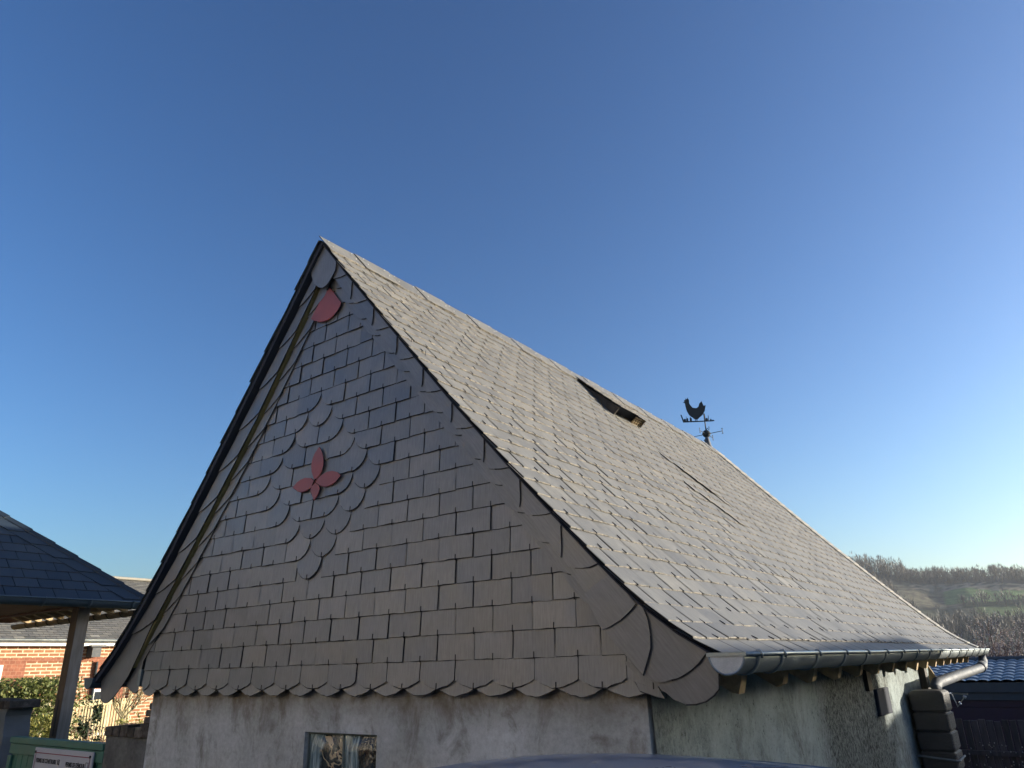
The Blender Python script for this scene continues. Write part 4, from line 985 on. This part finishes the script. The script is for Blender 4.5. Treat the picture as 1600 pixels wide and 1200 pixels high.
mb = MB(); mb.box((HX + .02, 5.86, .50), (HX + .3, 6.06, .72)); mb.box((HX + .0, 5.80, .72), (HX + .36, 6.14, .76)); mb.build('wall_lamp_box', M_GFAS, bh)

# pale slatted fence, shrubs, hedge between carport and house
fe = empty('slat_fence', (-12.5, 5.6, -1.55), 'sunlit pale wooden slat fence in front of the brick house', 'fence')
mb = MB(); y = 4.3
while y < 6.24: mb.box((-12.5, y, -1.5), (-12.475, y + .036, -.385 + rnd.uniform(-.01, .01)), 0, rnd.random()); y += .062
mb.build('slats', M_WYEL, fe)
mb = MB(); mb.box((-12.474, 4.3, -.50), (-12.45, 6.2, -.45)); mb.box((-12.474, 4.3, -1.3), (-12.45, 6.2, -1.24)); mb.build('rail', M_WYEL, fe)
def foliage(c, rad, n, size, m, name, label, cat, parent=None, shape=2.0, flat=.5):
    mb = MB(); c = Vector(c)
    cl_ = [Vector((rnd.uniform(-1, 1), rnd.uniform(-1, 1), rnd.uniform(-1, 1))) for _ in range(max(6, n // 140))]
    for i in range(n):
        q = rnd.choice(cl_); p = q + Vector((rnd.gauss(0, .17), rnd.gauss(0, .17), rnd.gauss(0, .17)))
        if abs(p.x) > 1.1 or abs(p.y) > 1.1 or abs(p.z) > 1.05: p = Vector((rnd.uniform(-1, 1), rnd.uniform(-1, 1), rnd.uniform(-1, 1)))
        w = c + Vector((p.x * rad[0], p.y * rad[1], p.z * rad[2])); s = size * rnd.uniform(.6, 1.4)
        a = Vector((rnd.gauss(0, 1), rnd.gauss(0, 1), rnd.gauss(.4, 1))).normalized(); b_ = a.orthogonal().normalized(); b_ = (Matrix.Rotation(rnd.uniform(0, 6.28), 3, a) @ b_)
        mb.poly([w - a * s, w + b_ * s * flat, w + a * s, w - b_ * s * flat], 0, min(1, max(0, .35 + .25 * q.z + rnd.gauss(0, .22))))
    o = mb.build(name, m, parent, fix=False)
    if label: tag(o, label, cat)
    return o
def stems(base, n, h, spread, rad, m, mb=None, bud=None):
    mb = mb or MB()
    for i in range(n):
        a = rnd.uniform(0, 6.28); t = Vector(base) + Vector((spread * math.cos(a) * rnd.random(), spread * math.sin(a) * rnd.random(), h * rnd.uniform(.7, 1)))
        b0 = Vector(base) + Vector((rnd.uniform(-.1, .1) * spread, rnd.uniform(-.1, .1) * spread, 0)); mid = (t + b0) / 2 + Vector((rnd.uniform(-.1, .1), rnd.uniform(-.1, .1), 0)) * spread
        mb.tube([b0, mid, t], [rad, rad * .7, rad * .3], 4, cap=False)
    return mb
h1 = empty('hedge', (-9.6, 2.6, -1.55), 'clipped evergreen hedge with sunlit top behind the garden wall', 'hedge')
foliage((-9.6, 2.55, -.75), (.45, 1.2, .80), 17000, .034, M_HEDGE, 'foliage', None, None, h1)
stems((-9.6, 2.6, -1.55), 30, 1.4, .8, .012, M_TWIG).build('stems', M_TWIG, h1, fix=False)
yb_ = empty('shrub', (-8.2, 2.6, -1.55), 'yellow-green shrub glowing in the sun just left of the carport post', 'shrub')
foliage((-8.2, 2.62, -.95), (.3, .42, .48), 4200, .022, M_YBUSH, 'foliage', None, None, yb_); stems((-8.2, 2.6, -1.55), 14, .9, .3, .008, M_TWIG).build('stems', M_TWIG, yb_, fix=False)
iv = empty('ivy', (-7.9, 3.25, -1.55), 'dark ivy spray right beside the carport post', 'ivy')
foliage((-7.9, 3.33, -.62), (.1, .16, .36), 700, .028, M_IVY, 'foliage', None, None, iv); stems((-7.9, 3.3, -1.55), 6, 1.1, .12, .008, M_TWIG).build('stems', M_TWIG, iv, fix=False)
ds = empty('dry_shrub', (-9.5, 4.35, -1.55), 'dry pinkish brown shrub in front of the pale slat fence', 'shrub')
foliage((-9.5, 4.4, -.98), (.3, .55, .24), 1500, .022, M_DRY, 'foliage', None, None, ds); stems((-9.5, 4.4, -1.55), 40, .95, .6, .006, M_TWIG).build('stems', M_DRY, ds, fix=False)
yb2 = empty('shrub', (-9.8, 5.0, -1.55), 'small olive green shrub behind the ruined wall stub', 'shrub')
foliage((-9.8, 4.95, -.93), (.2, .32, .35), 1500, .028, M_YBUSH, 'foliage', None, None, yb2); stems((-9.8, 5, -1.55), 10, .8, .25, .008, M_TWIG).build('stems', M_TWIG, yb2, fix=False)

def grow(mb, p, d, ln, rad, depth, spread=.5, upb=.25, buds=None, kids=(2, 3)):
    q = p + d * ln; mid = (p + q) / 2 + Vector((rnd.uniform(-1, 1), rnd.uniform(-1, 1), rnd.uniform(-1, 1))) * ln * .06
    mb.tube([p, mid, q], [rad, rad * .85, rad * .7], 5 if rad > .01 else 3, cap=False)
    if buds is not None and depth <= 1:
        for k in range(3):
            c = p.lerp(q, rnd.uniform(.3, 1)); s = rnd.uniform(.006, .011); a = Vector((rnd.gauss(0, 1), rnd.gauss(0, 1), rnd.gauss(0, 1))).normalized(); b_ = a.orthogonal(); c2 = a.cross(b_)
            buds.shell([c + a * s * 1.5, c + b_ * s, c + c2 * s, c - b_ * s, c - c2 * s, c - a * s], [(0, 1, 2), (0, 2, 3), (0, 3, 4), (0, 4, 1), (5, 2, 1), (5, 3, 2), (5, 4, 3), (5, 1, 4)])
    if depth == 0: return
    for k in range(rnd.randint(*kids)):
        nd_ = (d + Vector((rnd.gauss(0, spread), rnd.gauss(0, spread), rnd.gauss(upb, spread * .6)))).normalized()
        grow(mb, p.lerp(q, rnd.uniform(.55, 1)), nd_, ln * rnd.uniform(.68, .92), rad * .66, depth - 1, spread, upb, buds, kids)
st = empty('young_tree', (-11, 5.45, -1.55), 'young bare tree with forked sunlit branches before the slat fence', 'tree')
mb = MB(); grow(mb, Vector((-11, 5.42, -1.55)), Vector((0, 0, 1)), .85, .045, 0)
mb.tube([(-11, 5.42, -1.5), (-11, 5.42, -.75)], .05, 6)
for k in range(7): a = rnd.uniform(-1, 1); grow(mb, Vector((-11, 5.42, -.78 + rnd.uniform(0, .1))), Vector((a * .4, a * .75, .9)).normalized(), .30, .016, 3, .45, .2)
mb.build('branches', M_LBARK, st, fix=False)

# ------------------------------------------------------------ garage, fence, fruit tree on the right
ga = empty('garage', (4.5, 15, -2.9), 'dark purple clad garage with a blue-grey metal tile roof beyond the tank', 'garage')
GX0, GX1, GY = -.5, 9.0, 13.5
mb = MB(); mb.box((GX0 + .1, GY + .12, -3.2), (GX1 - .1, 18.4, -.55)); 
for i, z in enumerate((-.84, -1.14, -1.44, -1.74, -2.04)): mb.box((GX0 + .1, GY + .10, z), (GX1 - .1, GY + .12, z + .283), 0)
mb.build('clad_wall', M_GWALL, ga)
mb = MB(); mb.box((GX0, GY + .02, -.60), (GX1, GY + .05, -.44)); mb.box((GX0, GY + .06, -.73), (GX1, GY + .099, -.605)); mb.build('fascia', M_GFAS, ga)
mb = MB(); n = int((GX1 - GX0) / .0305); rows = []; L_ = 2.45; prof = []
for r in range(8):
    for (s_, st_) in ((0, 1), (.98, 0)): prof.append((r + s_, st_ * .028))
for (s_, st_) in prof:
    y = GY - .03 + L_ * s_ / 8; z = -.435 + .335 * s_ / 8; rows.append([(GX0 + .0305 * i, y, z - .0 + st_ * .0 + (.028 if st_ else 0) * 0 + .024 * (abs(math.sin(math.pi * i / 6)) ** .8) + (0.0 if st_ == 0 else .024)) for i in range(n)])
vs = [p for r_ in rows for p in r_]
mb.shell(vs, [(j * n + i, j * n + i + 1, (j + 1) * n + i + 1, (j + 1) * n + i) for j in range(len(rows) - 1) for i in range(n - 1)])
mb.build('tile_roof', M_GTILE, ga, smooth=False, fix=False)
mb = MB(); mb.tube([(GX0, GY + L_ - .04, -.085), (GX1, GY + L_ - .04, -.085)], .06, 10); mb.build('ridge_cap', M_GFAS, ga)
mb = MB(); mb.prism([(GX0, GY + L_, -.11), (GX1, GY + L_, -.11), (GX1, 18.4, -.6), (GX0, 18.4, -.6)], (0, 0, -.03)); mb.build('rear_roof', M_GTILE, ga)
df = empty('board_fence', (5, 10, -2.9), 'dark vertical board fence in front of the garage', 'fence')
mb = MB(); x = 2.6
while x < 8:
    t = rnd.random(); tz = -.80 + rnd.uniform(-.02, .01); mb.box((x, 10, -3.0), (x + .072 + rnd.uniform(-.006, .006), 10.02, tz), 0, t); x += .092
mb.build('boards', M_WFEN, df)
mb = MB(); mb.box((2.6, 9.955, -1.24), (8, 9.998, -1.18)); mb.box((2.6, 9.955, -2.3), (8, 9.998, -2.24)); mb.build('rail', M_WFEN, df)
sp_ = MB()
for i in range(60):
    c = Vector((rnd.uniform(3.2, 4.0), 9.9, rnd.uniform(-1.6, -1.05))); s = rnd.uniform(.008, .018); sp_.poly([c, c + Vector((s, .01, s * .4)), c + Vector((s * .3, -.01, s * 1.6))], 0, .9)
cr_ = empty('climber', (3.6, 9.9, -2.9), 'sparse pale-leaved climber on the dark board fence', 'plant')
sp_.build('leaves', M_BUD, cr_, fix=False)
mb = stems((3.6, 9.9, -2.9), 14, 1.9, .45, .005, M_TWIG); mb.build('stems', M_TWIG, cr_, fix=False)
ft = empty('fruit_tree', (2.6, 18.3, -3.0), 'bare fruit tree with pale buds behind the metal tiled garage', 'tree')
mb = MB(); bd = MB(); base = Vector((2.55, 18.6, -3.0))
mb.tube([base, base + Vector((.05, 0, 1.5))], [.13, .10], 8)
rnd.seed(21)
for k in range(13):
    a = 6.283 * k / 13 + rnd.uniform(-.2, .2); d = Vector((math.cos(a) * .62, math.sin(a) * .5, 1)).normalized()
    grow(mb, base + Vector((.05, 0, 1.3 + rnd.uniform(0, .3))), d, rnd.uniform(.62, .88), .035, 5, .38, .10, bd, (2, 3))
mb.build('branches', M_TWIG, ft, fix=False); bd.build('buds', M_BUD, ft, fix=False)
ft2 = empty('fruit_tree', (3.9, 19.5, -3.0), 'smaller bare twiggy tree right of the budding fruit tree', 'tree')
mb = MB(); bd = MB(); base = Vector((3.75, 19.2, -3.0)); mb.tube([base, base + Vector((0, 0, 1.2))], [.1, .07], 7)
for k in range(7):
    a = 6.283 * k / 7; grow(mb, base + Vector((0, 0, 1.1)), Vector((math.cos(a) * .7, math.sin(a) * .6, .8)).normalized(), rnd.uniform(.45, .6), .022, 4, .4, .05, bd, (2, 3))
mb.build('branches', M_TWIG, ft2, fix=False); bd.build('buds', M_BUD, ft2, fix=False)

# ------------------------------------------------------------ unseen house added off to the right to shade the eaves and the yard
nb = empty('neighbour_house', (12, -1, -1.55), "neighbour's rendered house outside the frame to the right", 'house')
NX = 10.0
mb = MB(); mb.box((NX, -14, -1.6), (NX + 6, 9.85, 1.33)); mb.box((NX, 9.86, -1.6), (NX + 5, 26, .89)); mb.build('wall', M_STUC, nb)
mb = MB(); mb.prism([(NX - .3, -14.2, 1.35), (NX + 3, -14.2, 1.62), (NX + 6.3, -14.2, 1.35)], (0, 24.2, 0)); mb.build('roof', M_HROOF, nb)
mb = MB(); mb.prism([(NX - .3, 6.6, 1.37), (NX - .3, 10.0, 1.37), (NX - .3, 9.7, 1.47)], (3, 0, 0)); mb.build('shade_gablet', M_HROOF, nb)  # unseen peak shaped to raise the shadow edge on the lowest slates
mb = MB(); mb.prism([(NX - .3, 10.02, .92), (NX + 3, 10.02, 1.1), (NX + 5.3, 10.02, .92)], (0, 16, 0)); mb.build('shade_annex_roof', M_HROOF, nb)  # lower unseen block, shaped to drop the shadow edge on the side wall
# unseen house added behind the camera: its pale sunlit front throws light back on the gable
sh = empty('street_house', (-2, -17, -1.55), 'unseen pale house added behind the viewpoint to bounce light on the gable', 'house')
mb = MB(); mb.box((-16.02, -22, -1.6), (9.02, -10.97, 1.5)); mb.build('plinth', M_OLDBR, sh)  # dark base stands in for shade on the lower front
mb = MB(); mb.box((-16, -22, 1.5), (9, -11, 4.8)); mb.build('wall', paint('cream_render', (.80, .73, .62), .9, .05), sh)
mb = MB(); mb.prism([(-16.3, -22.4, 4.8), (-16.3, -10.6, 4.8), (-16.3, -16.5, 8.4)], (25.6, 0, 0)); mb.build('roof', M_HROOF, sh)
for x in (-13, -7, -1, 5):
    for z in (2.2,):
        mb = MB(); mb.box((x, -10.99, z), (x + 1.1, -10.95, z + 1.4)); w_ = mb.build('window', M_WHITE, sh); mb = MB(); mb.box((x + .1, -10.949, z + .1), (x + 1, -10.94, z + 1.3)); mb.build('pane', M_GLASSD, w_)

# ------------------------------------------------------------ parked car, only its roof is in view
car = empty('parked_car', (3.95, -1.2, -1.55), 'blue-grey car parked in front of the gable, only its roof top showing', 'car')
CXC, CYC = 3.98, -1.28
def car_sec():
    # longitudinal outline x, z (height above ground) and half width
    return [(-2.05, .45, .62), (-2.08, .7, .74), (-1.95, .92, .80), (-1.55, 1.02, .80), (-1.15, 1.16, .76), (-.85, 1.36, .68), (-.55, 1.45, .62), (-.2, 1.478, .60), (.0, 1.482, .60), (.3, 1.476, .60), (.62, 1.448, .62), (.95, 1.38, .66), (1.35, 1.16, .74), (1.7, .98, .80), (2.1, .88, .80), (2.3, .70, .74), (2.25, .45, .62)]
mb = MB(); secs = car_sec(); m_ = 13; vs = []
for (x, zt_, hw) in secs:
    for k in range(m_):
        s = -1 + 2 * k / (m_ - 1); a = abs(s); y = math.copysign(hw * (a ** .85), s) if a else 0
        z = zt_ - .045 * a ** 2.2 - .03 * a ** 8
        vs.append((CXC + x, CYC + y, -1.582 + z))
mb.shell(vs, [(i * m_ + k, i * m_ + k + 1, (i + 1) * m_ + k + 1, (i + 1) * m_ + k) for i in range(len(secs) - 1) for k in range(m_ - 1)])
# lower body sides
for s in (-1, 1):
    top = [(CXC + x, CYC + s * hw, -1.55 + z - .075) for (x, z, hw) in secs]; bot = [(CXC + x * .98, CYC + s * .84, -1.55 + .3) for (x, z, hw) in secs]; mid = [(CXC + x, CYC + s * .86, -1.55 + min(.85, z - .08)) for (x, z, hw) in secs]
    n = len(top); mb.shell(top + mid + bot, [(i, i + 1, n + i + 1, n + i) for i in range(n - 1)] + [(n + i, n + i + 1, 2 * n + i + 1, 2 * n + i) for i in range(n - 1)])
cb = mb.build('body', M_CARP, car, smooth=True); cb.modifiers.new('sub', 'SUBSURF').levels = 2; cb.modifiers['sub'].render_levels = 2
for s in (-1, 1):
    for (a, b_) in ((-.95, -.08), (.0, .95)):
        mb = MB(); mb.prism([(CXC + a - .12, CYC + s * .865, -1.55 + .92), (CXC + b_, CYC + s * .865, -1.55 + .92), (CXC + b_ - (.0 if b_ < 0 else .25), CYC + s * .765, -1.55 + 1.30), (CXC + a + .15, CYC + s * .765, -1.55 + 1.30)], (0, s * .012, 0)); mb.build('side_window', M_GLASSD, car)
for (x, s) in ((-1.35, -1), (-1.35, 1), (1.4, -1), (1.4, 1)):
    mb = MB(); c = Vector((CXC + x, CYC + s * .78, -1.55 + .31)); mb.tube([c + Vector((0, s * .1, 0)), c - Vector((0, s * .1, 0))], .31, 24); wh = mb.build('tyre', M_TYRE, car, bevel=.02)
    mb = MB(); mb.tube([c + Vector((0, s * .105, 0)), c + Vector((0, s * .115, 0))], .2, 20); mb.build('rim', M_RIM, wh)

# ------------------------------------------------------------ haze over the valley
mz, HN, HL, hb = mat('haze_air'); HN.remove(hb); pv = HN.new('ShaderNodeVolumePrincipled'); pv.inputs['Color'].default_value = (.86, .92, 1, 1)
pv.inputs['Density'].default_value = .00026; pv.inputs['Anisotropy'].default_value = .35; HL.new(pv.outputs[0], HN['Material Output'].inputs['Volume'])
mb = MB(); mb.box((-2600, -2600, -12), (2600, 2600, 75)); tag(mb.build('haze', mz), kind='stuff', label='thin bluish winter haze filling the valley air', cat='haze')
SC.cycles.volume_bounces = 0
